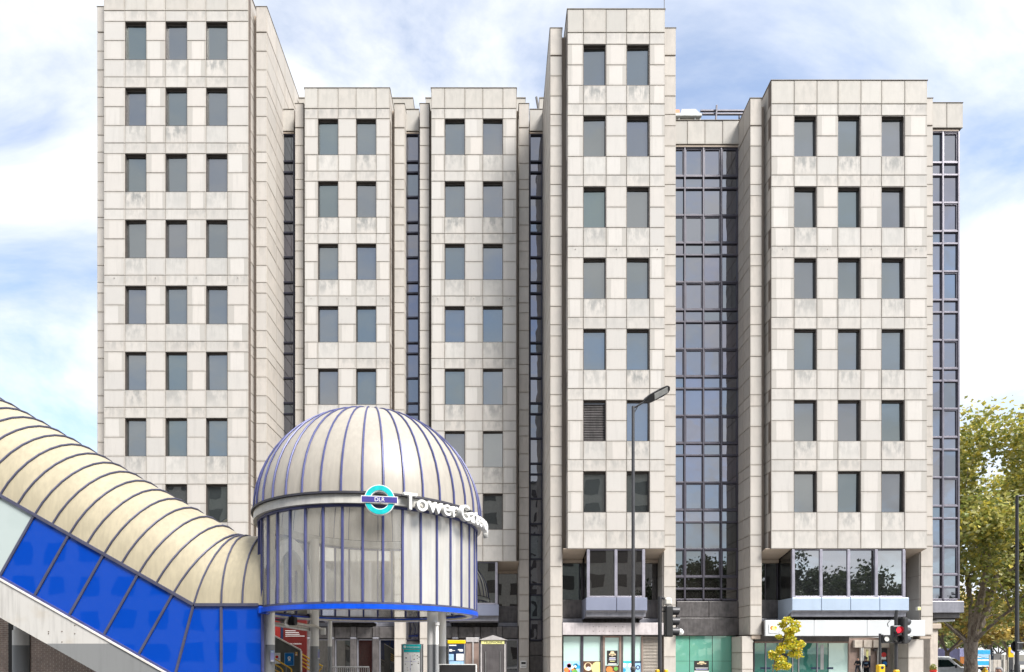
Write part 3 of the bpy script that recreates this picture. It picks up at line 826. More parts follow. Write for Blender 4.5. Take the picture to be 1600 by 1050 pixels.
def poster(name, label, a, b, v0, v1, D, board, bits, parent=None):
    """flat print: a board with coloured shapes on it. bits: (x0,x1,z0,z1 in 0..1 of the board, material) or ('disc',cx,cz,r,material)"""
    x0, x1, z0, z1 = U(a, D), U(b, D), V(v1, D), V(v0, D); W, H = x1 - x0, z1 - z0
    o = MB().box(-W / 2, W / 2, 0, .012, 0, H).build(name, board, parent); o.location = ((x0 + x1) / 2, D, z0)
    if parent is None: tag(o, label, 'poster')
    by = {}
    for i, q in enumerate(bits):
        if q[0] == 'disc':
            m = by.setdefault((q[4], i // 6), MB()); r = q[3] * H
            m.lathe([(r, -.003 - .0006 * (i % 4)), (r, -.0005)], (-W / 2 + q[1] * W, 0, q[2] * H), 14, 'y')
        elif q[0] == 'poly':
            m = by.setdefault((q[2], i // 6), MB()); m.prism([(-W / 2 + a_ * W, b_ * H) for a_, b_ in q[1]], -.003 - .0006 * (i % 4), -.0005)
        else:
            m = by.setdefault((q[4], i // 6), MB()); m.box(-W / 2 + q[0] * W, -W / 2 + q[1] * W, -.003 - .0006 * (i % 4), -.0005, q[2] * H, q[3] * H)
    for (mt, _), m in by.items(): m.build('print', mt, o)
    return o
hat = lambda s: [('poly', [(.36, .94 * s + .0), (.64, .94 * s), (.70, .80 * s), (.30, .80 * s)], 'print_cream'),
                 ('poly', [(.18, .76 * s), (.30, .79 * s), (.70, .79 * s), (.84, .76 * s), (.80, .66 * s), (.60, .63 * s), (.50, .58 * s), (.40, .63 * s), (.20, .66 * s)], 'print_cream')]
def titan(o, W, H):
    x = text('lettering', 'TITAN', .1 * H / .7, (0, -.012, .655 * H), 'print_dark', o, width=W * .42); x.scale.y = .9
yp = y - .016
random.seed(5)
def flowers(n):
    r = []
    for i in range(n): r.append(('disc', random.uniform(.08, .92), random.uniform(.05, .85), random.uniform(.05, .12), random.choice(['print_green', 'print_lilac', 'truck_blue', 'print_white', 'teal', 'red', 'print_orange'])))
    return r
poster('window_poster', 'blue window poster of coloured blooms by the stone pier', 880.5, 907, 1033, 1072, yp, 'print_sky', flowers(26))
poster('window_poster', 'window poster of filled bowls on a dark ground beside the shop door', 911.5, 938, 1033, 1072, yp, 'print_brown',
       [('disc', .28, .78, .17, 'print_cream'), ('disc', .28, .82, .11, 'print_brown'), ('disc', .30, .70, .08, 'print_white'), ('disc', .85, .72, .26, 'pale_yellow'),
        ('disc', .92, .68, .19, 'print_brown'), ('disc', .40, .30, .24, 'yellow'), ('disc', .72, .40, .10, 'print_green')])
o = poster('window_poster', 'black poster with cream hat emblem on the brown shop door', 948.5, 965, 1016.5, 1038, yp, 'print_dark',
       hat(1.0) + [(.22, .80, .46, .50, 'print_white'), (.2, .8, .39, .43, 'print_lilac'), (.18, .82, .31, .35, 'print_white'), (.28, .72, .20, .24, 'pale_yellow'), (.1, .9, .0, .06, 'print_white')])
titan(o, U(965, yp) - U(948.5, yp), V(1016.5, yp) - V(1038, yp))
poster('window_poster', 'narrow blue window poster behind the tall lamp post', 973.5, 987.5, 1033, 1072, yp, 'print_sky', flowers(12) + [(0, 1, .93, 1, 'teal')])
poster('window_poster', 'narrow blue window poster beside the slatted vent', 992, 1001.5, 1033, 1072, yp, 'print_sky', [(0, 1, .93, 1, 'navy'), ('disc', .5, .75, .09, 'navy'), ('disc', .5, .75, .05, 'print_sky'), ('disc', .7, .45, .08, 'navy')])
poster('window_poster', 'food poster low on the brown shop door', 946, 966.5, 1040, 1072, yp, 'print_brown', [('disc', .3, .8, .16, 'print_orange'), ('disc', .8, .85, .1, 'print_green'), ('disc', .55, .6, .14, 'print_orange')])

# under the wide curtain wall
D = YC - .12
MB().cbox(U(1057, D), U(1107.6, D), D, D + .3, V(964, D), V(939.5, D), .02).build('dark_fascia', 'dark_panel', B)
MB().cbox(U(1107.9, D), U(1154, D), D, D + .3, V(964, D), V(939.5, D), .02).build('dark_fascia', 'dark_panel', B)
MB().cbox(U(1057, D), U(1154, D), D - .03, D + .3, V(993, D), V(965.2, D), .02).build('dark_fascia', 'dark_panel', B)
sh = empty('shopfront', (0, 0, 0), B)
for a, b in ((1050, 1077), (1078, 1112.5), (1113.5, 1150)):
    MB().box(U(a, YC), U(b, YC), YC, YC + .02, V(1033, YC) + .008, V(993, YC) - .02).build('pane', 'green_glass', sh)
    MB().box(U(a, YC), U(b, YC), YC + .002, YC + .02, .1, V(1033, YC) - .006).build('pane', 'green_glass', sh)
MB().box(U(1050, YC), U(1156, YC), YC + .03, YC + .1, 0, V(992, YC)).build('inner_wall', 'print_dark', sh)
o = poster('window_poster', 'black poster with cream hat emblem on green shop glass', 1085, 1107.5, 1032.5, 1047.5, YC - .02, 'print_dark',
       hat(1.0) + [(.05, .95, .22, .28, 'print_white'), (.1, .92, .09, .15, 'print_lilac')])
titan(o, U(1107.5, YC) - U(1085, YC), V(1032.5, YC) - V(1047.5, YC))
MB().box(U(1085, YC), U(1107.5, YC), YC - .02, YC - .008, V(1053, YC), V(1048, YC)).build('notice', 'print_white', sh)

# lower columns below the corbels of the right-hand tower
for (a, b, c) in ((1159, 1177, 1151),):
    yy = Y45 + .55; xa, xb = U(a, yy), U(b, yy)
    for i in range(4): panel('column_panel', xa, xb, 3.0 - .86 * (i + 1), 3.0 - .86 * i, yy, 'stone_pilaster', B)
    for i in range(4): panel('column_panel', yy + .055, yy + 1.3, 3.0 - .86 * (i + 1), 3.0 - .86 * i, xa, 'stone_pilaster', B, 'L')
    MB().box(xa + .036, xb - .03, yy + .036, yy + 1.4, 0, 2.99).build('column_core', 'joint', B)
MB().cbox(P5L[0] + .08, P5L[1] - .03, P5L[2] + .06, P5L[2] + .6, 2.84, 3.05, .03).build('corbel', 'stone_soffit', B)
MB().cbox(P5R[0] + .0, P5R[1] - .02, P5R[2] + .06, P5R[2] + .6, 2.84, 3.05, .03).build('corbel', 'stone_soffit', B)
yy = Y45 + .55
xa, xb = U(1419, yy), U(1443.5, yy)
for i in range(4):
    panel('column_panel', xa, xb, 2.84 - .98 * (i + 1), 2.84 - .98 * i, yy, 'stone_pilaster', B)
    panel('column_panel', yy + .055, yy + 1.15, 2.84 - .98 * (i + 1), 2.84 - .98 * i, xa, 'stone_pilaster', B, 'L')
MB().box(xa + .036, xb - .036, yy + .036, yy + 1.2, 0, 2.83).build('column_core', 'joint', B)
# right-hand tower: white fascia, deep soffit, glass entrance
yq = Y45 + .1
fx = [P5L[1] + .012, U(1272, yq), U(1355, yq), P5R[0] - .02]
for a, b in zip(fx, fx[1:]): MB().cbox(a + .004, b - .004, yq, yq + .12, V(993.7, yq), V(969, yq), .012).build('sign_fascia', 'fascia_white', B)
MB().box(fx[0], fx[-1], yq + .13, yq + 2.6, V(993.7, yq) + .02, V(969, yq) - .02).build('fascia_core', 'dark_panel', B)
MB().box(fx[0] + 0, fx[-1], yq + 2.605, yq + 9, V(993.7, yq) + .04, V(969, yq) - .02).build('soffit', 'cream_paint', B)
en = empty('entrance', (0, 0, 0), B); ye = Y45 + 1.35
zt = V(1003, ye)
ux = [1178, 1196, 1214, 1238, 1247.5, 1276.5, 1294, 1325.5]
for a, b in zip(ux, ux[1:]):
    MB().box(U(a, ye) + .03, U(b, ye) - .03, ye, ye + .02, .1, zt - .06).build('pane', 'mint_glass' if a > 1290 else 'teal_glass', en)
for u, m in ((1178, 'frame_metal'), (1196, 'frame_light'), (1238, 'steel'), (1247.5, 'steel'), (1276.5, 'frame_light'), (1325.5, 'door_brown')):
    MB().cbox(U(u, ye) - .028, U(u, ye) + .028, ye - .05, ye + .06, 0, zt - .05, .01).build('frame', m, en)
MB().cbox(U(1178, ye), U(1326, ye), ye - .06, ye + .07, zt - .055, zt + .03, .01).build('frame', 'door_brown', en)
MB().cbox(U(1178, ye), U(1326, ye), ye - .04, ye + .3, zt + .035, 3.03, .01).build('head_panel', 'dark_panel', en)
MB().box(U(1325.5, ye) - .01, U(1325.5, ye) + .01, ye + .07, ye + 4, .1, zt - .06).build('pane', 'teal_glass', en)
MB().box(U(1178, ye), U(1322, ye), ye + .05, ye + 4.05, 0, zt).build('lobby', 'teal_glass', en)
for a, b in ((1282, 1287), ):
    MB().box(U(a, ye), U(b, ye), ye - .005, ye - .002, 1.25, zt - .16).build('door_handle', 'steel', en)
for a, b in ((1188, 1204), (1267, 1281), (1292, 1302)):
    MB().box(U(a, ye), U(b, ye), ye - .006, ye - .002, V(1045.5, ye), V(1042.5, ye)).build('manifestation', 'navy', en)
poster('window_poster', 'dark poster behind the yellow sapling on the glass entrance', 1213, 1231, 1021, 1046, ye - .02, 'print_dark', [(.15, .5, .8, .86, 'print_white'), (.2, .7, .62, .68, 'print_white'), (.3, .8, .45, .5, 'print_white'), (0, 1, 0, .05, 'print_white')])
o = poster('wall_plaque', 'white square plaque with gold emblem on the white fascia', 1202, 1216, 975, 988.5, yq - .03, 'print_white', [('disc', .35, .55, .28, 'print_orange'), ('disc', .6, .5, .3, 'pale_yellow'), ('disc', .72, .6, .15, 'yellow')])
o['category'] = 'plaque'

# ground floor of the two lower towers: dark piers, panels and doors
for (xa, xb, nm) in ((U(476, Y23 + .45), P2R[0], 2), (P3L[1], P3R[0], 3)):
    gf = empty('ground_floor', (0, 0, 0), B); yg = Y23 + .75
    MB().box(xa, xb, yg + .5, 44, 0, 3.72).build('core', 'print_dark', gf)
    n = 4; wdt = (xb - xa) / n
    for i in range(n):
        a = xa + i * wdt
        MB().cbox(a + .36, a + wdt - .004, yg, yg + .3, 3.0, 3.66, .02).build('spandrel', 'dark_panel', gf)
        MB().cbox(a + .004, a + .352, yg - .2, yg + .3, 0, 2.92, .03).build('pier', 'dark_panel', gf)
        MB().cbox(a - .02 + .03, a + .36, yg - .23, yg + .3, 2.925, 3.05, .03).build('pier_cap', 'bay_under', gf)
        MB().cbox(a + .004, a + .352, yg - .12, yg + .3, 3.06, 3.67, .03).build('pier', 'dark_panel', gf)
        MB().box(a + .42, a + wdt - .06, yg + .2, yg + .22, .2, 2.9).build('pane', 'dark_glass', gf)
        m = MB(); a2, b2 = a + .358, a + wdt - .008
        m.box(a2, a2 + .06, yg + .1, yg + .19, 0, 2.95); m.box(b2 - .06, b2, yg + .1, yg + .19, 0, 2.95); m.box(a2 + .06, b2 - .06, yg + .1, yg + .19, 2.88, 2.95)
        m.build('frame', 'bay_under', gf)
# ground panels in the strips
for a, b in ((827, 848.3), (633.5, 655.4), (440.6, 460.3)):
    x0, x1 = U(a, YS), U(b, YS)
    MB().cbox(x0, x1, YS - .1, YS + .19, 1.98, 2.80, .02).build('dark_fascia', 'dark_panel', B)
    MB().cbox(x0, x1, YS - .1, YS + .19, 0, 1.95, .02).build('dark_fascia', 'dark_panel', B)
# cash-point and small lights on the stone
t = tag(empty('cash_machine', (U(818, 34.3), 34.32, 1.25)), 'small white cash machine in the narrow stone pier', 'machine')
MB().cbox(-.18, .18, 0, .06, 0, .42, .02).build('surround', 'white_paint', t)
MB().box(-.13, .13, -.004, -.001, .22, .36).build('screen', 'print_dark', t)
MB().box(-.13, .13, -.004, -.001, .06, .14).build('keypad', 'steel', t)
t = tag(empty('security_light', (U(1435, 30.1), 30.1, V(951, 30.1))), 'small cream security light under the right-hand tower', 'lamp')
MB().cbox(-.09, .09, -.06, .10, -.09, .09, .02).build('housing', 'cream_paint', t)
MB().box(-.07, .07, -.068, -.0605, -.07, .07).build('lens', 'pale_yellow', t)

# ================================================================== STATION ROTUNDA
C = Vector((-4.226, 20.0)); RD, RB = 3.55, 3.72
ZR0, ZR1 = 3.35, 3.485                                # blue ring
ZG0, ZG1 = 3.55, 6.27                                 # drum glass
ZB0, ZB1 = 6.27, 6.57                                 # cream band
HD = 3.58
rot = tag(empty('station_rotunda', (C.x, C.y, 0)), 'domed glass station entrance drum with blue ring, standing on round columns', 'station')
def rp(r, a): return (r * math.sin(a), -r * math.cos(a))
NG = 40; A0 = R(-1)
def annulus(r0, r1, z0, z1, n=80):
    m = MB(); vs = []
    for k in range(n):
        a = 2 * math.pi * k / n
        for r, z in ((r1, z0), (r1, z1), (r0, z1), (r0, z0)):
            x, y = rp(r, a); vs.append((x, y, z))
    fs = []
    for k in range(n):
        j = (k + 1) % n
        for q in range(4): fs.append((k * 4 + q, j * 4 + q, j * 4 + (q + 1) % 4, k * 4 + (q + 1) % 4))
    return m.add(vs, fs)
annulus(RD - .10, RD + .07, ZR0, ZR1).build('ring_beam', 'ring_blue', rot, True)
annulus(RD - .30, RD - .12, ZR0 - .0, ZR0 + .06).build('inner_ring', 'band_cream', rot, True)
annulus(RD - .05, RD + .03, ZR1 + .012, ZG0).build('sill_ring', 'rib_grey', rot, True)
annulus(RD - .04, RD + .06, ZB0 - .07, ZB0 - .003).build('head_ring', 'rib_blue', rot, True)
annulus(RD - .25, RB, ZB0, ZB1 - .05).build('fascia_band', 'band_cream', rot, True)
annulus(RB - .16, RB + .07, ZB1 - .045, ZB1 + .015).build('gutter', 'gutter', rot, True)
# gore panels, ribs, drum panes, mullions
gore = MB(); K = 14; sub = 3
da = 2 * math.pi / NG
vs = []; fs = []
for i in range(K + 1):
    t = (math.pi / 2) * i / K
    for j in range(sub + 1):
        a = da * (.02 + .96 * j / sub); r = max((RB - .03) * math.cos(t), .05)
        x, y = rp(r, a); vs.append((x, y, ZB1 + HD * math.sin(t)))
for i in range(K):
    for j in range(sub): n = i * (sub + 1) + j; fs.append((n, n + 1, n + sub + 2, n + sub + 1))
gore_me = bpy.data.meshes.new('dome_panel'); gore_me.from_pydata(vs, [], fs); gore_me.materials.append(MATS['dome_skin'])
gore_me.polygons.foreach_set('use_smooth', [True] * len(gore_me.polygons))
rib_pts = [(0, -(max((RB) * math.cos(math.pi / 2 * i / K), .06)), ZB1 + (HD + .02) * math.sin(math.pi / 2 * i / K)) for i in range(K + 1)]
rib_me = MB().tube(rib_pts, [.033 - .013 * i / K for i in range(K + 1)], 6).mesh('rib', True); rib_me.materials.append(MATS['rib_blue'])
pane_m = MB(); vs = []
for z in (ZG0 + .003, ZB0 - .075):
    for j in range(3):
        a = da * (.045 + .91 * j / 2); x, y = rp(RD, a); vs.append((x, y, z))
pane_me = bpy.data.meshes.new('glass_panel'); pane_me.from_pydata(vs, [], [(0, 1, 4, 3), (1, 2, 5, 4)]); pane_me.materials.append(MATS['drum_glass'])
pane_reflection = pane_me.copy(); pane_reflection.materials.clear(); pane_reflection.materials.append(MATS['drum_reflection'])
mul_me = MB().cbox(-.034, .034, -RD - .045, -RD + .05, ZG0 + .002, ZB0 - .074, .012).mesh('mullion'); mul_me.materials.append(MATS['rib_blue'])
for k in range(NG):
    a = A0 + k * da
    ang = (math.degrees(a) + 180) % 360 - 180
    for nm, me in (('dome_panel', gore_me), ('rib', rib_me), ('glass_panel', pane_me), ('mullion', mul_me)):
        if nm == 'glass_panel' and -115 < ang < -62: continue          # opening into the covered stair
        if nm == 'glass_panel' and ((25 < ang < 150) or ang < -150): me = pane_reflection  # panes whose pale reflection is put into the material
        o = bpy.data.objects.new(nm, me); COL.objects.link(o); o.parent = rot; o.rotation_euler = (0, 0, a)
MB().lathe([(.0, ZB1 + HD + .10), (.12, ZB1 + HD + .09), (.20, ZB1 + HD + .03), (.22, ZB1 + HD - .04)], n=20).build('finial_cap', 'rib_blue', rot, True)
for x, yv, d in ((-7.05, 18.3, .34), (-6.80, 22.05, .33), (-1.95, 18.1, .33), (-2.05, 22.2, .34), (-6.4, 22.7, .16)):
    MB().lathe([(d / 2, 0), (d / 2, ZB0 + .1 if math.hypot(x - C.x, yv - C.y) < 3.38 else ZR0 - .002)], (x - C.x, yv - C.y, 0), 24).build('column', 'column_paint', rot, True)
MB().lathe([(.06, 0), (.06, 2.95), (.085, 2.96), (.085, 3.05), (.0, 3.06)], (-1.80 - C.x, 17.86 - C.y, 0), 14).build('drain_pipe', 'column_paint', rot, True)
# white arch where the stair meets the drum
XE = -6.98
arch = MB(); n = 20; vs = []
for i in range(n + 1):
    p = math.pi * i / n
    for rr in (1.0, .84):
        for dx in (0, .12): vs.append((XE + dx - C.x, -2.1 * rr * math.cos(p), 3.58 + 2.4 * rr * math.sin(p)))
fs = []
for i in range(n):
    b = i * 4
    for q in ((0, 1), (1, 3), (3, 2), (2, 0)): fs.append((b + q[0], b + q[1], b + 4 + q[1], b + 4 + q[0]))
arch.add(vs, fs).build('portal_arch', 'white_paint', rot)
# lamps, tubes and loudspeakers under the ring
def at(u, v, D): return (U(u, D), D, V(v, D))
t = tag(empty('strip_light', at(459, 979, 21.5)), 'white fluorescent strip light slung under the ring', 'lamp')
a, b = Vector(at(429, 977, 20.6)), Vector(at(489, 986, 22.2)); t.location = (a + b) / 2
loc(MB().tube([a, b], .035, 8), 'tube', 'white_paint', t); loc(MB().tube([a + Vector((0, 0, .08)), b + Vector((0, 0, .08))], .05, 6), 'batten', 'cream_paint', t)
t = tag(empty('conduit_pipe', (0, 0, 0)), 'pale metal pipe reaching to the round column under the ring', 'pipe')
MB().tube([at(462, 974, 21), at(480, 977, 21.6), at(492, 978, 21.8), at(505, 984, 22.1)], .045, 8).build('pipe', 'cream_paint', t)
MB().cbox(*(lambda p: (p[0] - .09, p[0] + .09, p[1] - .06, p[1] + .06, p[2] - .14, p[2] + .12))(at(505, 986, 22.1)), .02).build('junction_box', 'white_paint', t)
t = tag(empty('floodlight', at(452, 970, 20.5)), 'silver and black floodlight hanging under the ring', 'lamp')
p = Vector(t.location)
loc(MB().tube([p + Vector((-.55, 0, .06)), p + Vector((-.2, 0, .0)), p + Vector((0, -.1, -.05))], [.03, .07, .17], 12), 'reflector', 'steel', t, True)
loc(MB().cbox(p.x - .03, p.x + .24, p.y - .12, p.y + .16, p.z - .16, p.z + .14, .04), 'housing', 'black_paint', t)
loc(MB().box(p.x + .06, p.x + .12, p.y, p.y + .05, p.z + .145, 3.42), 'bracket', 'black_paint', t)

# station name in separate upright letters round the band
sgn = tag(empty('station_name_sign', (C.x, C.y, 0)), 'white raised letters reading Tower Gateway round the cream band', 'sign')
ang = R(25.2); size = .66
adv = {'T': .34, 'o': .36, 'w': .49, 'e': .35, 'r': .255, ' ': .15, 'G': .43, 'a': .34, 't': .24, 'y': .33}
RL = 3.88
for ch in 'Tower Gateway':
    wv = adv[ch]; mid = ang + (wv / 2) / RL
    if ch != ' ':
        me = text_mesh(ch, size, .13, 'white_paint', .011)
        o = link('letter', me, None, sgn); x, y = rp(RL, mid)
        o.location = (x, y, 6.145); o.rotation_euler = (R(90), 0, mid)
    ang += wv / RL
annulus(RB + .03, RB + .09, 6.20, 6.235).build('bracket_rail', 'gutter', sgn) if False else None
m = MB()
for i in range(9):
    a = R(28 + i * 8.2); x, y = rp(RB + .02, a); x2, y2 = rp(RL - .06, a)
    MB().tube([(x, y, 6.33), (x2, y2, 6.33)], .025, 6).build('bracket', 'gutter', sgn)
rd = tag(empty('transport_roundel', (0, 0, 0)), 'turquoise ring sign crossed by a purple bar reading DLR', 'sign')
a = R(15); x, y = rp(4.02, a); rd.location = (C.x + x, C.y + y, V(781, C.y + y)); rd.rotation_euler = (0, 0, R(8))
def disc_ring(r0, r1, y0, y1, n=48): return MB().lathe([(r0, y1), (r0, y0), (r1, y0), (r1, y1), (r0, y1)], (0, 0, 0), n, 'y')
disc_ring(.245, .415, .0, .10).build('ring_edge', 'print_white', rd, True)
disc_ring(.265, .395, -.012, -.002).build('ring', 'teal', rd, True)
MB().box(-.495, .495, -.035, -.013, -.095, .095).build('bar_edge', 'print_white', rd)
MB().box(-.475, .475, -.044, -.036, -.076, .076).build('bar', 'purple', rd)
text('lettering', 'DLR', .155, (0, -.048, -.053), 'print_white', rd, width=.27)
MB().tube([(0, .1, 0), (0, .45, 0)], .03, 6).build('bracket', 'gutter', rd)

# ================================================================== COVERED STAIR
th = math.atan(.5655); ct, sn = math.cos(th), math.sin(th)
KX, KZ = -9.18, 3.58; YN, YF = 17.9, 22.1; YM = 20.0; RW = 2.1; HV = 2.47; BL = 2.124
stair = tag(empty('covered_stair', (KX, YM, 0)), 'sloping covered stair with cream barrel vault, blue ribs and blue glass side', 'walkway')
def sp_(s, n): return (KX - s * ct + n * sn, KZ + s * sn + n * ct)
def mitre(n): return (KX + n * math.tan(th / 2), KZ + n)
ribs = []                                             # functions n -> (x, z)
ss = [.71 + .605 * i for i in range(22)]
for s_ in reversed(ss): ribs.append(lambda n, s=s_: sp_(s, n))
ribs.append(mitre)
for x_ in (-8.34, -7.70, -7.06): ribs.append(lambda n, x=x_: (x, KZ + n))
iK = len(ss)
NV = 18
def vpt(f, p, k=1.0):
    x, z = f(HV * k * math.sin(p)); return (x - KX, -RW * k * math.cos(p), z)
for a, b in zip(ribs, ribs[1:]):
    vs = []; fs = []
    for i in range(NV + 1):
        p = math.pi * i / NV
        for f in (a, b): vs.append(vpt(f, p))
    for i in range(NV): fs.append((2 * i, 2 * i + 1, 2 * i + 3, 2 * i + 2))
    me = bpy.data.meshes.new('vault_panel'); me.from_pydata(vs, [], fs)
    me.polygons.foreach_set('use_smooth', [True] * len(me.polygons))
    link('vault_panel', me, 'vault_skin', stair)
for f in ribs:
    MB().tube([vpt(f, math.pi * i / NV, 1.012) for i in range(NV + 1)], .031, 6).build('rib', 'rib_grey', stair, True)
# near and far sides: glazing between mullions
mull = [i for i in range(len(ribs)) if i in (iK, iK + 1, iK + 3) or (i < iK and (iK - i) % 2 == 1)]
def bar(pts, y0, y1, name, mat, w_=.05):
    """flat bar between two x,z points"""
    (xa, za), (xb, zb) = pts; d = Vector((xb - xa, zb - za)); L_ = d.length; d /= L_; nn = Vector((-d.y, d.x)) * w_
    q = [(xa + nn.x - KX, za + nn.y), (xb + nn.x - KX, zb + nn.y), (xb - nn.x - KX, zb - nn.y), (xa - nn.x - KX, za - nn.y)]
    return MB().prism(q, y0 - YM, y1 - YM).build(name, mat, stair)
for ii, (i, j) in enumerate(zip(mull, mull[1:])):
    q = [ribs[i](-.03), ribs[j](-.03), ribs[j](-BL), ribs[i](-BL)]
    u_top = ribs[j](0)[0] * F / YN + U0
    kind = 'pale_glass' if u_top < 60 else 'blue_glass'
    MB().prism([(x - KX, z) for x, z in q], YN - YM, YN - YM + .025).build('side_panel', kind, stair)
    if j <= iK: MB().prism([(x - KX, z) for x, z in q], YF - YM, YF - YM + .025).build('side_panel', 'pale_glass', stair)
for i in mull:
    bar((ribs[i](-.05), ribs[i](-BL)), YN - .045, YN + .05, 'mullion', 'rib_grey', .036)
for y0 in (YN, YF):
    bar((sp_(14, 0), (KX, KZ)), y0 - .06, y0 + .05, 'eave_rail', 'rib_grey', .045)
    bar(((KX + .03, KZ), (-7.22, KZ)), y0 - .058, y0 + .05, 'eave_rail', 'rib_grey', .045)
kb = mitre(-BL)
bar((sp_(14, -BL - .03), (kb[0], kb[1] - .03)), YN - .05, YN + .06, 'sill_rail', 'rib_blue', .035)
bar((sp_(14, -BL - .09), (kb[0], kb[1] - .09)), YN - .09, YN + .06, 'sill_edge', 'edge_white', .026)
bar(((kb[0] + .03, kb[1] - .03), (-7.22, kb[1] - .03)), YN - .05, YN + .06, 'sill_rail', 'rib_blue', .035)
DS = 3.22
a, b = sp_(14, -BL - .118), sp_(14, -DS)
c = mitre(-BL - .118); 
zg = 0.0; sb = (KZ - DS * ct - zg) / -sn            # where the underside meets the ground
e = (KX - (sb) * ct - DS * sn, zg)
MB().prism([(a[0] - KX, a[1]), (b[0] - KX, b[1]), (e[0] - KX, e[1]), (-7.3 - KX, 0), (-7.3 - KX, c[1]), (c[0] - KX, c[1])], YN - .06 - YM, YN + .3 - YM).build('stringer', 'stringer_paint', stair)
MB().prism([(a[0] - KX, a[1]), (b[0] - KX, b[1]), (e[0] - KX, e[1]), (c[0] - KX + .4, 0), (c[0] - KX, c[1])], YF - .3 - YM, YF + .06 - YM).build('stringer', 'stringer_paint', stair)
MB().prism([(a[0] - KX, a[1] - .4), (b[0] - KX, b[1] + .25), (e[0] - KX, e[1] + .25), (c[0] - KX, c[1] - .4)], YN + .302 - YM, YF - .302 - YM).build('stair_flight', 'concrete', stair)
MB().lathe([(.225, 0), (.225, 2.86), (.19, 2.88), (.19, 3.25)], (U(32.5, 19.5) - KX, 19.5 - YM, 0), 24).build('column', 'column_paint', stair, True)
MB().lathe([(.05, 0), (.05, 3.3)], (-7.08 - KX, YN - .02 - YM, 0), 12).build('drain_pipe', 'rib_blue', stair, True)
MB().cbox(-7.2 - KX, -6.95 - KX, YN - .1 - YM, YN + .25 - YM, 3.30, 3.52, .03).build('corner_bracket', 'ring_blue', stair)
for (u, v) in ((76, 987), (76, 990), (97, 986.5), (97, 1003), (117, 977), (117, 990)):
    MB().lathe([(.018, -.01), (.018, 0)], (U(u, YN - .06) - KX, YN - .06 - YM, V(v, YN - .06)), 8, 'y').build('fixing_hole', 'joint', stair)

# ================================================================== BRICK WALL under the stair
YW = 21.95
bw = MB().box(-24, -12.2, YW + .006, YW + .35, 0, 3.9).build('brick_wall', 'mortar'); tag(bw, 'brown brick wall under the sloping covered stair', 'wall')
bme = MB().cbox(-.103, .103, 0, .1, -.0265, .0265, .003).mesh('brick'); bme.materials.append(MATS['brick'])
nb = 0
random.seed(3)
for r_ in range(30):
    z = 1.33 + r_ * .075
    for c_ in range(40):
        x = -19.1 + c_ * .2255 + (.11 if r_ % 2 else 0)
        u, v = x * F / YW + U0, V0 - (z - EYE) * F / YW
        if u < -4 or v > 1056 or v < 966 + .538 * u - 6 or v > 1056: continue
        if v < 960: continue
        o = bpy.data.objects.new('brick', bme); COL.objects.link(o); o.parent = bw
        o.location = (x, YW + random.uniform(-.003, .003), z); nb += 1
for a, b in ((14, 21), (43.5, 47.5)):
    MB().box(U(a, YW), U(b, YW), YW - .03, YW + .005, 0, 3.7).build('shade_strip', 'print_dark', bw)  # near-black strips painted for the shaded bands either side of the column

# ================================================================== THINGS UNDER THE ROTUNDA
D = 26.5
t = tag(empty('red_board', (U(452, D), D, 0)), 'dark red display board with white lettering behind the round columns', 'board')
loc(MB().cbox(U(424, D), U(479, D), D, D + .1, .2, V(962, D), .01), 'board', 'red_board', t)
loc(MB().box(U(438.5, D), U(442.5, D), D - .008, D - .001, 1.2, V(962, D) - .01), 'stripe', 'navy', t)
loc(MB().box(U(426, D), U(438, D), D - .006, D - .001, 1.2, V(962, D) - .01), 'stripe', 'red_stripe', t)
x = text('lettering', 'TOWER OF LONDON', .085, (0, 0, 0), 'print_white', t, width=U(471, D) - U(441, D)); x.location = (U(456, D) - t.location.x, -.008, V(1007, D))
for i, (a, b, v) in enumerate(((446, 462, 985.5), (446, 467, 988.2), (446, 468, 991), (446, 476, 993.8))):
    loc(MB().box(U(a, D), U(b, D), D - .006, D - .001, V(v, D) - .014, V(v, D) + .012), 'text_line', 'print_white', t)
D = 23.2
t = tag(empty('stair_screen', (U(449, D), D, 0)), 'dark grey sloping stair screen with pale edge in front of the red board', 'screen')
m = MB().prism([(U(425, D), .0), (U(469, D), 0), (U(469, D), V(1017, D)), (U(425, D), V(993, D))], D, D + .08); loc(m, 'screen', 'screen_grey', t)
loc(MB().prism([(U(425, D), V(993, D) + .005), (U(469.5, D), V(1017, D) + .005), (U(469.5, D), V(1016, D) + .03), (U(425, D), V(992, D) + .03)], D - .03, D + .1), 'capping', 'cream_paint', t)
loc(MB().box(U(469, D) + .003, U(470, D) + .02, D - .03, D + .1, 0, V(1017, D)), 'edge_post', 'cream_paint', t)
poster('notice_poster', 'bright blue poster with white emblem on the grey stair screen', 444.5, 459.5, 1020, 1040, D - .03, 'poster_blue',
       [(0, 1, 0, .03, 'print_sky'), (0, 1, .97, 1, 'print_sky'), (0, .05, .03, .97, 'print_sky'), (.95, 1, .03, .97, 'print_sky'), ('disc', .5, .60, .13, 'print_white'), (.38, .62, .38, .50, 'print_white'), ('disc', .5, .6, .05, 'poster_blue'), (.25, .75, .28, .30, 'print_sky')])
poster('notice_poster', 'white notice with red mark beside the front column', 429, 438, 1020, 1037, D - .03, 'print_white', [('disc', .4, .62, .14, 'red'), ('disc', .7, .45, .1, 'print_lilac'), (.1, .8, .85, .9, 'print_lilac')])
poster('notice_poster', 'small orange and white sticker on the grey stair screen', 461, 465, 1018.5, 1024.5, D - .03, 'print_orange', [(.2, .8, .1, .4, 'print_white'), ('disc', .5, .7, .2, 'pale_yellow')])
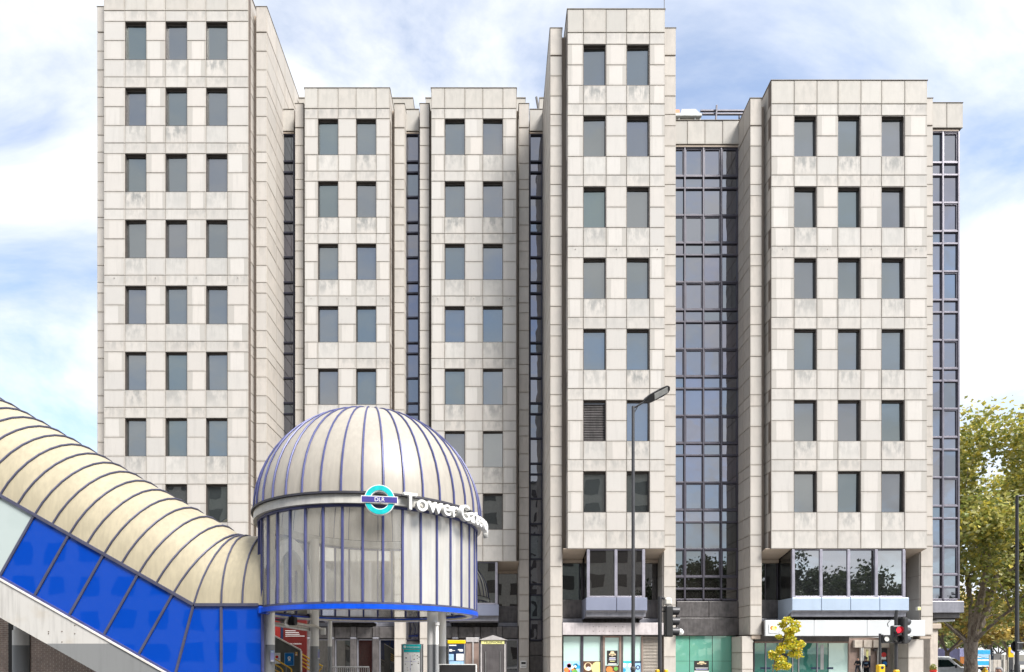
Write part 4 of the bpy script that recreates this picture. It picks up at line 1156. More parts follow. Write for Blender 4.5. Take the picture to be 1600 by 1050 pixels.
for (u0, u1, v0, v1, Dd, lab) in ((422.5, 428.5, 1016, 1034, 18.10, 'lilac notice strapped to the front round column'), (496.5, 499.5, 1015, 1030, 21.90, 'lilac notice strapped to the rear round column')):
    poster('notice_poster', lab, u0, u1, v0, v1, Dd, 'print_lilac', [(.1, .9, .78, .97, 'print_sky'), (.2, .8, .82, .9, 'print_white'), (.1, .9, .02, .14, 'print_white')])
def rail(label, pts_list, r, posts):
    t = tag(empty('handrail', pts_list[0][0]), label, 'handrail')
    for p in pts_list: loc(MB().tube(p, r, 8), 'rail', 'rail_yellow', t, True)
    for p in posts: loc(MB().tube([p, (p[0], p[1], 0)], r * .9, 8), 'post', 'pole_light', t, True)
    return t
D = 21.0
rail('yellow tubular handrail in front of the grey stair screen', [
    [at(427, 1028, D), at(440, 1036, D), at(452, 1043, D), at(455.5, 1046, D), at(456, 1062, D)],
    [at(427, 1037, D), at(438, 1043, D), at(441.5, 1047, D), at(442, 1062, D)], [at(427, 1045, D), at(441, 1053, D)]], .024, [at(447, 1040, D), at(431.5, 1040, D)])
D = 24.5
rail('yellow four-bar handrail descending beside the red board', [
    [at(470, 1021, D), at(488, 1032, D), at(502, 1040, D)], [at(470, 1027, D), at(486, 1036.5, D), at(496, 1042, D)],
    [at(470, 1033, D), at(486, 1042, D)], [at(470, 1039, D), at(484, 1047, D)], [at(490, 1034, D), at(504, 1041, D)],
    [at(489, 1046, D), at(496, 1052, D), at(503, 1043, D)]], .028, [at(486, 1038, D), at(498, 1040, D), at(506, 1042, D)])
D = 27.0
t = tag(empty('crowd_barrier', (U(543, D), D, 0)), 'grey steel railing barrier below the dark doors', 'barrier')
loc(MB().tube([at(514.5, 1060, D), at(514.5, 1042, D), at(576.5, 1042, D), at(576.5, 1060, D)], .03, 8), 'frame', 'steel', t, True)
for i in range(19):
    u = 518 + i * 3.1
    loc(MB().tube([at(u, 1042.5, D), at(u, 1075, D)], .013, 6), 'upright', 'steel', t)
# information panel
D = 24.0
t = tag(empty('information_board', (U(643.8, D), D, 0)), 'white map board with turquoise header reading Information', 'sign')
loc(MB().cbox(U(629, D), U(659, D), D, D + .12, .3, V(1006, D), .02), 'case', 'steel', t)
loc(MB().box(U(627, D), U(628.7, D), D + .02, D + .10, 0, V(1006.5, D)), 'post', 'pole_light', t)
loc(MB().box(U(659.3, D), U(661, D), D + .02, D + .10, 0, V(1006.5, D)), 'post', 'pole_light', t)
loc(MB().box(U(629.5, D), U(657.5, D), D - .01, D - .001, V(1014, D), V(1007, D)), 'header', 'teal', t)
loc(MB().box(U(631, D), U(656, D), D - .008, D - .001, V(1018.8, D), V(1015.2, D)), 'sub_header', 'teal', t)
loc(MB().box(U(631, D), U(656, D), D - .008, D - .001, .5, V(1019.5, D)), 'map_sheet', 'print_white', t)
loc(MB().lathe([(.055, -.004), (.055, 0)], (U(632.8, D), D - .0105, V(1010.6, D)), 16, 'y'), 'symbol', 'print_white', t)
x = text('lettering', 'Information', .11, (0, 0, 0), 'print_white', t, width=U(655.5, D) - U(636, D)); x.location = (U(645.8, D) - t.location.x, -.015, V(1012.2, D))
random.seed(8)
for i in range(16):
    u, v = random.uniform(632, 655), random.uniform(1021, 1048); s = random.uniform(.008, .02)
    loc(MB().box(U(u, D) - s * 1.6, U(u, D) + s * 1.6, D - .012, D - .0085, V(v, D) - s, V(v, D) + s), 'map_mark', 'print_dark', t)
loc(MB().box(U(641, D), U(641.5, D), D - .0115, D - .0085, V(1050, D), V(1024, D)), 'map_line', 'print_lilac', t)
loc(MB().box(U(632, D), U(651, D), D - .0115, D - .0085, V(1034, D), V(1033.6, D)), 'map_line', 'print_lilac', t)
# bus timetable totem
D = 24.5
t = tag(empty('timetable_totem', (U(713, D), D, 0)), 'navy timetable totem with yellow top beside the round columns', 'sign')
loc(MB().cbox(U(700, D), U(726.5, D), D, D + .15, .2, V(1006, D), .02), 'case', 'steel', t)
loc(MB().cbox(U(699.3, D), U(727.2, D), D - .03, D + .17, V(1005.8, D), V(1000.3, D), .02), 'header', 'header_yellow', t)
loc(MB().box(U(701, D), U(725, D), D - .01, D - .001, .6, V(1006.5, D)), 'panel', 'navy', t)
for a, b, v0, v1, mt in ((701.8, 713, 1007.4, 1009.2, 'print_white'), (702, 706.5, 1014.3, 1018, 'print_white'), (706.5, 711, 1016, 1017, 'print_white'), (715.5, 723.5, 1014.3, 1016, 'print_white'), (718, 723.5, 1016, 1018, 'print_white'),
                         (701.5, 709, 1022, 1032, 'print_sky'), (713, 724.5, 1021.5, 1032, 'print_white'), (702, 724.5, 1033, 1060, 'print_sky')):
    loc(MB().box(U(a, D), U(b, D), D - .016, D - .0105, V(v1, D), V(v0, D)), 'print', mt, t)
# telephone kiosk
D = 28.5
t = tag(empty('telephone_kiosk', (U(771, D), D, 0)), 'grey telephone kiosk with shallow pediment and yellow lettered strip', 'kiosk')
xa, xb = U(748, D), U(792, D)
loc(MB().cbox(xa, xb, D, D + 1.1, 0, V(1000.5, D), .03), 'body', 'kiosk_grey', t)
loc(MB().prism([(U(747, D), V(1000, D)), (U(793.5, D), V(1000, D)), (U(770.5, D), V(992.3, D))], D - .06, D + 1.15), 'pediment', 'pediment_grey', t)
loc(MB().box(U(752, D), U(788, D), D - .012, D - .001, V(1006.2, D), V(1000.8, D)), 'name_strip', 'pale_yellow', t)
x = text('lettering', 'TELEPHONE', .14, (0, 0, 0), 'print_dark', t, width=U(785, D) - U(756, D)); x.location = (U(770.5, D) - t.location.x, -.016, V(1005.2, D))
for a, b in ((758, 759.6), (781, 782.6)): loc(MB().box(U(a, D), U(b, D), D - .04, D - .001, 0, V(1018, D)), 'door_edge', 'pole_light', t)
loc(MB().box(U(759.8, D), U(780.8, D), D - .02, D - .001, 0, V(1017, D)), 'door', 'kiosk_grey', t)
for a in (751, 788): loc(MB().box(U(a, D), U(a + 2, D), D - .03, D - .001, 0, V(1006, D)), 'corner_post', 'pediment_grey', t)
D = 30.5
t = tag(empty('service_cabinet', (U(737, D), D, 0)), 'brown panelled cabinet with pale top rail left of the kiosk', 'cabinet')
loc(MB().cbox(U(728, D), U(748, D), D, D + .4, V(1003.5, D), V(996, D), .02), 'top_rail', 'pediment_grey', t)
loc(MB().cbox(U(727, D), U(748, D), D + .05, D + .4, 0, V(1003.5, D) - .003, .02), 'panel', 'door_brown', t)
for u in (738,): loc(MB().box(U(u, D), U(u + 2.4, D), D - .01, D + .045, 0, V(1003.5, D) - .004), 'post', 'pediment_grey', t)
D = 19.5
t = tag(empty('black_screen', (U(715, D), D, 0)), 'low black screen panel in a white frame before the totem', 'screen')
loc(MB().box(U(686.5, D), U(743, D), D, D + .05, .3, V(1039, D)), 'panel', 'print_dark', t)
loc(MB().box(U(685, D), U(744.5, D), D - .01, D + .06, V(1039, D) + .003, V(1037.6, D)), 'frame', 'white_paint', t)
for a, b in ((684.8, 686.3), (743.2, 745.2)): loc(MB().box(U(a, D), U(b, D), D - .01, D + .06, 0, V(1039, D)), 'frame', 'white_paint', t)

# ================================================================== STREET FURNITURE
D = 17.8; x0 = U(989.3, D)
t = tag(empty('street_lamp', (x0, D, 0)), 'tall dark street lamp with upturned flat head before the fourth tower', 'street lamp')
MB().tube([(0, 0, -.12), (0, 0, 1.5), (0, 0, 1.6), (0, 0, V(635, D))], [.085, .08, .056, .046], 14).build('pole', 'pole_grey', t, True)
MB().lathe([(.07, 1.58), (.085, 1.6), (.085, 1.68), (.06, 1.7)], n=14).build('collar', 'pole_light', t, True)
zt = V(638, D)
MB().tube([(.0, 0, zt), (.18, -.02, zt + .10), (.36, -.03, zt + .20)], .028, 8).build('arm', 'pole_grey', t, True)
MB().tube([(.04, 0, zt - .12), (.14, -.01, zt + .06)], .014, 6).build('stay', 'pole_grey', t, True)
hd = MB(); CR, SR = math.cos(R(-38)), math.sin(R(-38))
a0 = R(28)
prof = [(.0, .05), (.05, .09), (.2, .14), (.62, .15), (.80, .12), (.86, .05)]
vs = []
for s_, hw in prof:
    for (yy, zz) in ((-hw, 0), (hw, 0), (hw * .75, .075), (-hw * .75, .075)):
        yy, zz = yy * CR - zz * SR, yy * SR + zz * CR
        vs.append((.34 + s_ * math.cos(a0) - zz * math.sin(a0), yy - .05, zt + .18 + s_ * math.sin(a0) + zz * math.cos(a0)))
fs = [(0, 1, 2, 3), tuple(range(len(vs) - 1, len(vs) - 5, -1))]
for i in range(len(prof) - 1):
    for q in range(4): fs.append((i * 4 + q, i * 4 + (q + 1) % 4, i * 4 + 4 + (q + 1) % 4, i * 4 + 4 + q))
hd.add(vs, fs).build('lamp_head', 'pole_grey', t)
vs = []
for dz in (-.004, -.010):
    for s_, yy in ((.33, -.10), (.78, -.09), (.78, .09), (.33, .10)):
        y2, z2 = yy * CR - dz * SR, yy * SR + dz * CR
        vs.append((.34 + s_ * math.cos(a0) - z2 * math.sin(a0), y2 - .05, zt + .18 + s_ * math.sin(a0) + z2 * math.cos(a0)))
vs2 = []
MB().add(vs + vs2, [(0, 1, 2, 3), (7, 6, 5, 4), (0, 1, 5, 4), (1, 2, 6, 5), (2, 3, 7, 6), (3, 0, 4, 7)]).build('lens', 'lens_led', t)
D = 25.0; x0 = U(1589, D)
t = tag(empty('street_lamp', (x0, D, 0)), 'black street lamp with a round sign back beside the leafy tree', 'street lamp')
MB().tube([(0, 0, -.12), (0, 0, 1.6), (0, 0, 1.65), (0, 0, V(774, D))], [.10, .10, .075, .055], 14).build('pole', 'black_paint', t, True)
MB().tube([(-.0, 0, V(776, D)), (.25, -.02, V(774.5, D)), (1.1, -.05, V(774, D))], .035, 8).build('arm', 'black_paint', t, True)
MB().cbox(1.05, 1.75, -.2, .1, V(775, D), V(771.5, D), .03).build('lamp_head', 'pole_grey', t)
MB().lathe([(.255, .08), (.255, .10), (.24, .11)], (.07, 0, V(1010, D)), 28, 'y').build('round_sign', 'black_paint', t, True)
for v in (1004, 1016): MB().box(-.06, .22, -.09, -.07, V(v, D) - .02, V(v, D) + .02).build('clamp', 'steel', t)

def visor(m, c, r, ln, d):
    """open hood in front of a lamp: half tube along direction d"""
    d = Vector(d).normalized(); a = Vector((0, 0, 1)); b = d.cross(a).normalized(); n = 16; vs = []
    for k, (s_, rr) in enumerate(((0, r), (ln, r), (ln, r * .93), (0, r * .93))):
        for i in range(n + 1):
            q = -1.1 + (math.pi + 2.2) * i / n
            off = ln * .2 * (1 - math.sin(q)) * .5 if k in (1, 2) else 0
            vs.append(Vector(c) + d * (s_ - off) + (b * math.cos(q) + a * math.sin(q)) * rr)
    fs = []
    for k in range(4):
        for i in range(n): j = (k + 1) % 4; fs.append((k * (n + 1) + i, k * (n + 1) + i + 1, j * (n + 1) + i + 1, j * (n + 1) + i))
    m.add(vs, fs)
def signal_head(t, c, face, n, lit=None, body='signal_black', wide=.30):
    """n lamps stacked, facing an angle round z"""
    h = empty('signal_head', c, t, face)                     # local -y is the front
    H = .315 * n
    MB().cbox(-wide / 2, wide / 2, -.02, .20, 0, H, .03).build('housing', body, h)
    for i in range(n):
        z = .1575 + .315 * i
        MB().lathe([(.115, -.045), (.115, -.0205)], (0, 0, z), 20, 'y').build('lens', 'lamp_red' if lit == i else 'lamp_off', h)
        m = MB(); visor(m, (0, -.022, z), .130, .23, (0, -1, 0)); m.build('visor', 'pole_grey', h, True)
    return h
D = 18.0; x0 = U(1031, D)
t = tag(empty('traffic_signal', (x0, D, 0)), 'traffic signal turned side-on with three hooded lamps before the wide curtain wall', 'traffic signal')
MB().tube([(0, 0, -.12), (0, 0, V(932, D))], .060, 14).build('pole', 'pole_grey', t, True)
signal_head(t, (.36, .05, V(995, D)), R(90), 3)
for z in (V(955, D), V(993, D)): MB().tube([(.05, .02, z), (.22, .05, z)], .018, 6).build('bracket', 'pole_grey', t)
MB().cbox(.13, .36, -.08, .10, V(946, D), V(934, D), .05).build('detector', 'cream_paint', t)
MB().tube([(.05, 0, V(934, D)), (.14, -.05, V(936, D))], .04, 8).build('detector_arm', 'pole_grey', t)
MB().tube([(.055, -.05, V(948, D)), (.16, -.04, V(952, D)), (.22, -.02, V(960, D))], .012, 6).build('cable', 'black_paint', t)
for s in (-.14, .12): MB().cbox(s, s + .1, -.12, .04, 1.25, V(1046, D), .02).build('push_button', 'yellow', t)
t = tag(empty('security_camera', at(1064, 987, 30.0)), 'small white dome camera on the stone pier beside the signal', 'camera')
MB().lathe([(.0, -.16), (.11, -.13), (.15, -.03), (.12, .05), (.05, .14), (.0, .15)], n=18).build('dome', 'white_paint', t, True)
MB().tube([(0, 0, .12), (-.18, .05, .2), (-.32, .2, .16)], .03, 8).build('arm', 'white_paint', t, True)
D = 21.3; x0 = U(1400, D)
t = tag(empty('traffic_signal', (x0, D, 0)), 'traffic signal showing red beneath the white fascia', 'traffic signal')
MB().tube([(0, 0, -.12), (0, 0, V(965, D)), (.03, 0, V(953.5, D))], .058, 14).build('pole', 'pole_grey', t, True)
signal_head(t, (-.07, -.16, V(1005, D)), R(-10), 2, lit=1, body='pole_grey', wide=.30)
signal_head(t, (.30, .05, V(1006, D)), R(110), 3, body='signal_black', wide=.34)
MB().tube([(-.05, 0, V(968, D)), (-.22, -.05, V(968, D)), (-.38, -.1, V(975, D)), (-.36, -.12, V(980, D))], .012, 6).build('cable', 'black_paint', t)
MB().cbox(-.1, .06, -.12, .02, 1.2, V(1046.5, D), .02).build('push_button', 'yellow', t)
D = 22.5; x0 = U(1375, D)
t = tag(empty('crossing_signal', (x0, D, 0)), 'square crossing signal with a round lens on its thin post', 'traffic signal')
MB().tube([(0, 0, -.1), (0, 0, V(990, D))], .045, 12).build('pole', 'pole_grey', t, True)
MB().cbox(.05, .36, -.08, .12, V(1005, D), V(991.5, D), .02).build('housing', 'pole_grey', t)
MB().lathe([(.10, -.02), (.125, -.02), (.125, 0), (.10, 0), (.10, -.02)], (.205, -.085, V(998.2, D)), 24, 'y').build('rim', 'signal_black', t, True)
MB().lathe([(.10, -.005), (.10, .0)], (.205, -.0825, V(998.2, D)), 24, 'y').build('lens', 'lens_led', t)
MB().cbox(-.14, .12, -.14, .06, 1.1, V(1038.5, D), .03).build('push_button', 'yellow', t)
MB().lathe([(.055, -.005), (.055, 0)], (0, -.1415, V(1043, D)), 16, 'y').build('button_plate', 'navy', t)

# ================================================================== TREES
def leaf_cloud(centres, n, size, spread, seed, flat=.8):
    rnd = random.Random(seed); vs = []; fs = []
    for i in range(n):
        c, rad = centres[rnd.randrange(len(centres))]
        while True:
            p = Vector((rnd.uniform(-1, 1), rnd.uniform(-1, 1), rnd.uniform(-1, 1)))
            if p.length < 1: break
        p = c + Vector((p.x, p.y, p.z * flat)) * rad * spread
        s = size * rnd.uniform(.6, 1.35)
        a = Vector((rnd.gauss(0, 1), rnd.gauss(0, 1), rnd.gauss(0, .8))).normalized()
        b = a.cross(Vector((rnd.gauss(0, 1), rnd.gauss(0, 1), rnd.gauss(0, 1)))).normalized()
        q = len(vs); c2 = a.cross(b) * s * .18
        vs += [p - a * s * .5, p + b * s * .42 + c2, p + a * s * .5, p - b * s * .42 + c2]
        fs.append((q, q + 1, q + 2, q + 3))
    return vs, fs
def tree(name, label, base, height, trunk_r, fork, spread, nleaf, lsize, leafmat, barkmat, seed, group=None, depth=4, clump=.9, lean=0.0, nlimb=5, limbs=None):
    rnd = random.Random(seed)
    t = tag(empty(name, base), label, 'tree', group)
    wood = MB(); tips = []
    def grow(p, d, ln, r, lev):
        pts = [p]; rr = [r]; q = p; n = 4
        for i in range(n):
            d = (d + Vector((rnd.gauss(0, .12), rnd.gauss(0, .12), rnd.gauss(0, .06) + .04))).normalized()
            q = q + d * (ln / n); pts.append(q); rr.append(r * (1 - .45 * (i + 1) / n))
            if lev >= 2 or (limbs and i > 0): tips.append((q, clump * rnd.uniform(.6, 1.1)))
        wood.tube(pts, rr, 7 if lev < 2 else 5, caps=lev > 1)
        if lev >= depth: tips.append((q, clump * rnd.uniform(.8, 1.3))); return
        for k in range(3 if lev < 3 else 2):
            a = rnd.uniform(0, 6.283); tilt = rnd.uniform(.35, .85)
            x = d.orthogonal().normalized(); y = d.cross(x)
            nd = (d * math.cos(tilt) + (x * math.cos(a) + y * math.sin(a)) * math.sin(tilt)).normalized()
            nd.z = max(nd.z, -.15)
            grow(q if k else pts[-2], nd, ln * rnd.uniform(.62, .82), rr[-1] * rnd.uniform(.65, .8), lev + 1)
    top = Vector((lean, 0, fork))
    wood.tube([(0, 0, -.2), (lean * .2, 0, fork * .2), (lean * .6, 0, fork * .6), top], [trunk_r * 1.35, trunk_r * 1.08, trunk_r * .95, trunk_r * 1.05], 14)
    for (d_, l_, r_) in (limbs or []): grow(top - Vector((0, 0, .25)), Vector(d_).normalized(), l_, r_, 1)
    for k in range(0 if limbs else nlimb):
        a = 2 * math.pi * (k + rnd.uniform(-.2, .2)) / nlimb; tilt = rnd.uniform(.25, .75) * spread
        d = Vector((math.cos(a) * math.sin(tilt), math.sin(a) * math.sin(tilt), math.cos(tilt)))
        grow(top - Vector((0, 0, .12)), d, (height - fork) * rnd.uniform(.34, .42), trunk_r * rnd.uniform(.5, .68), 1)
    wood.build('trunk', barkmat, t, True)
    vs, fs = leaf_cloud(tips, nleaf, lsize, 1.0, seed + 1)
    me = bpy.data.meshes.new('crown'); me.from_pydata(vs, [], fs); link('crown', me, leafmat, t)
    return t
D = 42.0
tree('plane_tree', 'large plane tree with pale forked trunk beside the glazed corner', (U(1517, D), D, -.12), 24.0, .40, V(1003, D) + .1, 1.15, 74000, .30, 'leaf_plane', 'bark_plane', 23, depth=5, clump=1.5, limbs=[((-.18, 0, 1), 6.1, .30), ((.78, -.1, .85), 5.6, .33), ((.25, .35, 1), 6.2, .22), ((-.75, -.1, .55), 4.2, .13), ((.95, .2, .5), 4.6, .14), ((.1, -.8, .6), 4.6, .14), ((-.3, .7, .7), 5, .16)])
D = 25.0
t = tag(empty('sapling', (U(1228, D), D, 0)), 'small yellow-leaved sapling before the glass entrance', 'tree')
MB().tube([(-.6, 0, 0), (-.58, 0, 1.2), (-.45, .02, 1.9), (-.15, 0, 2.5), (.05, .02, 3.3)], [.03, .026, .02, .016, .008], 8).build('trunk', 'bark_far', t, True)
m = MB()
for pts in ([(-.5, 0, 1.7), (-.38, 0, 2.1), (-.2, 0, 2.35)], [(-.2, 0, 2.4), (.2, 0, 2.3), (.6, 0, 2.45)], [(-.15, 0, 2.5), (-.3, 0, 2.9), (-.3, 0, 3.2)], [(.0, 0, 2.7), (.25, 0, 2.9), (.35, 0, 3.35)], [(.1, 0, 2.4), (.35, 0, 2.1), (.45, 0, 1.95)]):
    m.tube(pts, [.014, .010, .006], 6)
m.build('branch', 'bark_far', t, True)
cl = [(Vector((U(u, D) - U(1228, D), dy, V(v, D))), r) for u, v, r, dy in ((1211, 1024, .20, 0), (1208, 1021, .12, .1), (1221, 1039, .20, 0), (1216, 1041, .15, .1), (1227, 1041, .14, -.1), (1224, 1031, .16, .1), (1228, 1009, .22, 0), (1222, 1013, .14, .1), (1218, 1016, .14, -.1),
       (1236, 1000, .2, .1), (1231, 995, .14, -.1), (1240, 1008, .2, 0), (1246, 1014, .18, .1), (1251, 1006, .16, 0), (1247, 1023, .16, 0), (1240, 1022, .14, .1), (1236, 984, .16, -.1), (1243, 976, .16, 0), (1244, 984, .13, .1), (1230, 970, .17, 0), (1224, 976, .12, .1), (1226, 985, .10, -.1), (1217, 995, .09, 0), (1235, 990, .15, .1))]
vs, fs = leaf_cloud([(c_, r_ * 1.35) for c_, r_ in cl], 2300, .115, 1.0, 77)
me = bpy.data.meshes.new('crown'); me.from_pydata(vs, [], fs); link('crown', me, 'leaf_sapling', t)

far = [(1480, 62, 9.5, 'leaf_autumn', 'autumn-coloured tree beyond the parked van'), (1462, 82, 11, 'leaf_far', 'green tree behind the stone corner column'),
       (1545, 74, 8.5, 'leaf_far', 'pale green tree above the blue truck'), (1575, 84, 9.5, 'leaf_far', 'green tree behind the yellow sign'), (1606, 66, 8.5, 'leaf_autumn', 'orange-leaved tree behind the black lamp post'),
       (1512, 90, 10, 'leaf_far', 'green tree directly behind the plane tree trunk')]
for i, (u, D, h, lm, lab) in enumerate(far):
    tree('street_tree', lab, (U(u, D), D, -.12), h, .2, 2.4, 1.3, 6500, .42, lm, 'bark_far', 40 + i, 'trees along the far side street', 4, 1.1)
for i, (u, D, h) in enumerate(((1490, 120, 9), (1560, 118, 9), (1625, 110, 10))):
    tree('street_tree', ('dark distant tree at the end of the street', 'distant green tree between truck and yellow sign', 'distant tree at the frame edge')[i], (U(u, D), D, -.12), h, .22, 2.0, 1.5, 5000, .55, 'leaf_far', 'bark_far', 60 + i, 'trees along the far side street', 4, 1.4)
# across the road, behind the viewer: seen in the glass
for i, (x, yb_, h) in enumerate(((27, -20, 15), (35, -24, 17), (43, -19, 14.5), (55, -23, 13), (66, -20, 11))):
    tree('roadside_tree', ('dark tree across the road mirrored low in the wide curtain wall', 'tall dark tree across the road mirrored in the curtain wall', 'tree across the road mirrored in the first bay pane', 'lower tree across the road mirrored in the middle bay panes', 'low tree across the road mirrored at the bay end')[i],
         (x, yb_, 0), h, .3, 3, 1.2, 7000, .5, 'leaf_dark', 'bark_far', 80 + i, 'trees across the road', 4, 1.5)
ob = tag(empty('facing_office', (-10, -28, 0)), 'grey office block across the road mirrored in the lower windows', 'building')
MB().box(-62, 34, -12, 0, 0, 29.5).build('wall', 'office_grey', ob); MB().box(-62.3, 34.3, -12.3, .3, 29.503, 30.0).build('roof', 'roof_grey', ob)
wme = MB().box(-1.1, 1.1, -.2, .04, -1.0, 1.0).mesh('window'); wme.materials.append(MATS['reveal'])
for i in range(26):
    for k in range(8):
        o = bpy.data.objects.new('window', wme); COL.objects.link(o); o.parent = ob; o.location = (-59.5 + i * 3.65, .02, 2.2 + k * 3.6)

# ================================================================== FAR SHOP seen through the arcade
D = 66.0
fb = tag(empty('corner_shop', (U(1370, D), D, 0)), 'low beige shop building seen through the arcade under the right tower', 'building')
def fl(m, n_, mt): return loc(m, n_, mt, fb)
fl(MB().box(U(1255, D), U(1460, D), D + .3, D + 8, -.1, V(996, D)), 'wall', 'door_brown')
for a, b in ((1334.5, 1347), (1349, 1361.5), (1364, 1375), (1377, 1389), (1391, 1402), (1446, 1456)): fl(MB().cbox(U(a, D), U(b, D), D - .1, D + .29, V(1012, D), V(1000, D), .03), 'fascia_panel', 'far_wall')
for a in (1345, 1347.5, 1372, 1375): fl(MB().box(U(a, D), U(a + 1.2, D), D - .06, D + .2, -.1, V(1012, D) - .003), 'pilaster', 'white_paint')
fl(MB().box(U(1349, D), U(1362, D), D + .2, D + .29, 0, V(1013, D)), 'door', 'dark_glass')
fl(MB().box(U(1355, D), U(1358.5, D), D + .18, D + .195, .8, V(1015, D)), 'poster_panel', 'pale_yellow')
fl(MB().box(U(1377, D), U(1388, D), D + .18, D + .29, .6, V(1013, D)), 'display_window', 'print_dark')
fl(MB().lathe([(.28, -.02), (.28, 0)], (U(1382.5, D), D + .175, V(1023, D)), 18, 'y'), 'display_print', 'red')
fl(MB().lathe([(.26, -.02), (.26, 0)], (U(1384, D), D + .175, V(1037, D)), 18, 'y'), 'display_print', 'poster_blue')
fl(MB().box(U(1378.5, D), U(1386, D), D + .16, D + .175, V(1030.5, D), V(1026.5, D)), 'display_print', 'print_white')
fl(MB().cbox(U(1366, D), U(1370, D), D - .05, D + .29, V(1016.5, D), V(1014.5, D), .02), 'sign_bracket', 'pole_grey')
D = 36.5
t = tag(empty('stone_column', (U(1457, D), D, 0)), 'pale stone column with hanging ferns behind the corner pier', 'column')
loc(MB().cbox(U(1453, D), U(1466, D), D, D + .7, 0, 3.6, .03), 'shaft', 'far_wall', t); loc(MB().cbox(U(1450, D), U(1469, D), D - .15, D + .9, 3.603, 3.95, .05), 'capital', 'stone_soffit', t)
MB().box(U(1444, 37), U(1452, 37), 37, 37.3, 0, 4.2).build('inner_wall', 'door_brown', B)
MB().box(U(1404, 33) - .2, U(1404, 33), 31.6, 33.4, 0, 3.0).build('inner_pier', 'stone_pilaster', B)
D = 33.0
t = tag(empty('fire_planter', (U(1458, D), D, 0)), 'red planter urn with green sprigs beside the stone column', 'planter')
MB().lathe([(.16, .4), (.16, .75), (.12, .82), (.26, 1.2), (.30, 1.26), (.26, 1.28)], n=18).build('urn', 'red', t, True)
MB().lathe([(.2, 0), (.2, .4)], n=14).build('plinth', 'cream_paint', t)
vs, fs = leaf_cloud([(Vector((0, 0, 1.42)), .28), (Vector((-.15, 0, 1.36)), .2)], 130, .14, 1, 5)
me = bpy.data.meshes.new('foliage'); me.from_pydata(vs, [], fs); link('foliage', me, 'leaf_plane', t); t.scale = (.62, .62, .92)

# ================================================================== VEHICLES AND PEOPLE ON THE SIDE STREET
def wheel(p, x, y, r, w_=.2):
    h = empty('wheel', (x, y, r), p)
    MB().lathe([(r * .6, -w_ / 2), (r * .95, -w_ / 2), (r, -w_ / 3), (r, w_ / 3), (r * .95, w_ / 2), (r * .6, w_ / 2)], n=20, axis='y').build('tyre', 'tyre', h, True)
    MB().lathe([(.0, -w_ * .52), (r * .55, -w_ * .5), (r * .62, -w_ * .42), (r * .62, w_ * .42), (.0, w_ * .5)], n=16, axis='y').build('rim', 'steel', h, True)
def van(name, label, locn, rz):
    t = tag(empty(name, locn, None, rz), label, 'van')         # +x forward
    out_ = [(-2.3, .45), (2.35, .45), (2.42, .75), (2.36, 1.02), (1.55, 1.18), (.85, 1.86), (.5, 1.93), (-2.2, 1.93), (-2.36, 1.2)]
    body = MB(); n = len(out_); vs = []
    for yy, k in ((-.93, .97), (-.88, 1.0), (.88, 1.0), (.93, .97)):
        for x, z in out_: vs.append((x * (k if abs(yy) > .9 else 1), yy * (1 if z < 1.2 else .90), z))
    fs = [tuple(range(n - 1, -1, -1)), tuple(range(3 * n, 4 * n))]
    for q in range(3):
        for i in range(n): j = (i + 1) % n; fs.append((q * n + i, q * n + j, (q + 1) * n + j, (q + 1) * n + i))
    body.add(vs, fs).build('body', 'van_white', t)
    MB().add([(1.50, -.74, 1.235), (1.50, .74, 1.235), (.92, .70, 1.80), (.92, -.70, 1.80), (1.53, -.74, 1.25), (1.53, .74, 1.25), (.95, .70, 1.815), (.95, -.70, 1.815)],
             [(0, 1, 2, 3), (7, 6, 5, 4), (0, 1, 5, 4), (1, 2, 6, 5), (2, 3, 7, 6), (3, 0, 4, 7)]).build('windscreen', 'car_glass', t)
    for s in (-1, 1):
        MB().prism([(.0, 1.18), (1.3, 1.22), (.78, 1.74), (.0, 1.76)], s * .895 - .02, s * .895 + .02).build('side_window', 'car_glass', t)
        MB().cbox(2.30, 2.43, s * .66 - .2, s * .66 + .2, .78, .96, .03).build('headlight', 'lens_led', t)
        MB().cbox(1.2, 1.32, s * 1.02 - .09, s * 1.02 + .09, 1.15, 1.38, .03).build('mirror', 'black_paint', t)
    MB().cbox(2.33, 2.46, -.62, .62, .55, .76, .03).build('grille', 'black_paint', t)
    MB().box(2.462, 2.47, -.27, .27, .58, .70).build('number_plate', 'pale_yellow', t)
    MB().cbox(2.30, 2.50, -.9, .9, .36, .53, .03).build('bumper', 'pole_grey', t)
    for x in (-1.5, 1.55):
        for s in (-.82, .82): wheel(t, x, s, .33)
    return t
D = 44.0
van('parked_van', 'white van facing the road beside the plane tree trunk', (U(1482, D), D + 1.0, -.115), R(-48))
D = 60.0
van('parked_van', 'pale van half hidden behind the stone column', (U(1463, D), D, -.115), R(-90))
D = 64.0
t = tag(empty('box_truck', (U(1534, D), D, -.115), None, 0), 'box truck with blue and white striped rear beyond the tree', 'truck')
MB().cbox(-.95, .95, 0, 4.6, .75, 2.62, .03).build('cargo_box', 'white_paint', t)
for z0, z1, mt in ((2.15, 2.6, 'truck_blue'), (1.62, 1.75, 'truck_blue'), (.95, 1.4, 'truck_blue')): MB().box(-.9, .9, -.02, -.002, z0, z1).build('stripe', mt, t)
MB().prism([(-.9, 2.12), (.2, 1.78), (.9, 1.9), (.9, 2.12)], -.03, -.021).build('stripe', 'print_sky', t)
MB().cbox(-.9, .9, .1, 4.5, .5, .745, .02).build('chassis', 'black_paint', t)
MB().cbox(-.92, .92, 4.63, 6.2, .5, 2.2, .1).build('cab', 'white_paint', t)
for y_ in (1.0, 5.2):
    for s in (-.75, .75):
        h = empty('wheel', (s, y_, .4), t); MB().lathe([(.22, -.12), (.4, -.12), (.4, .12), (.22, .12)], n=18, axis='x').build('tyre', 'tyre', h, True)
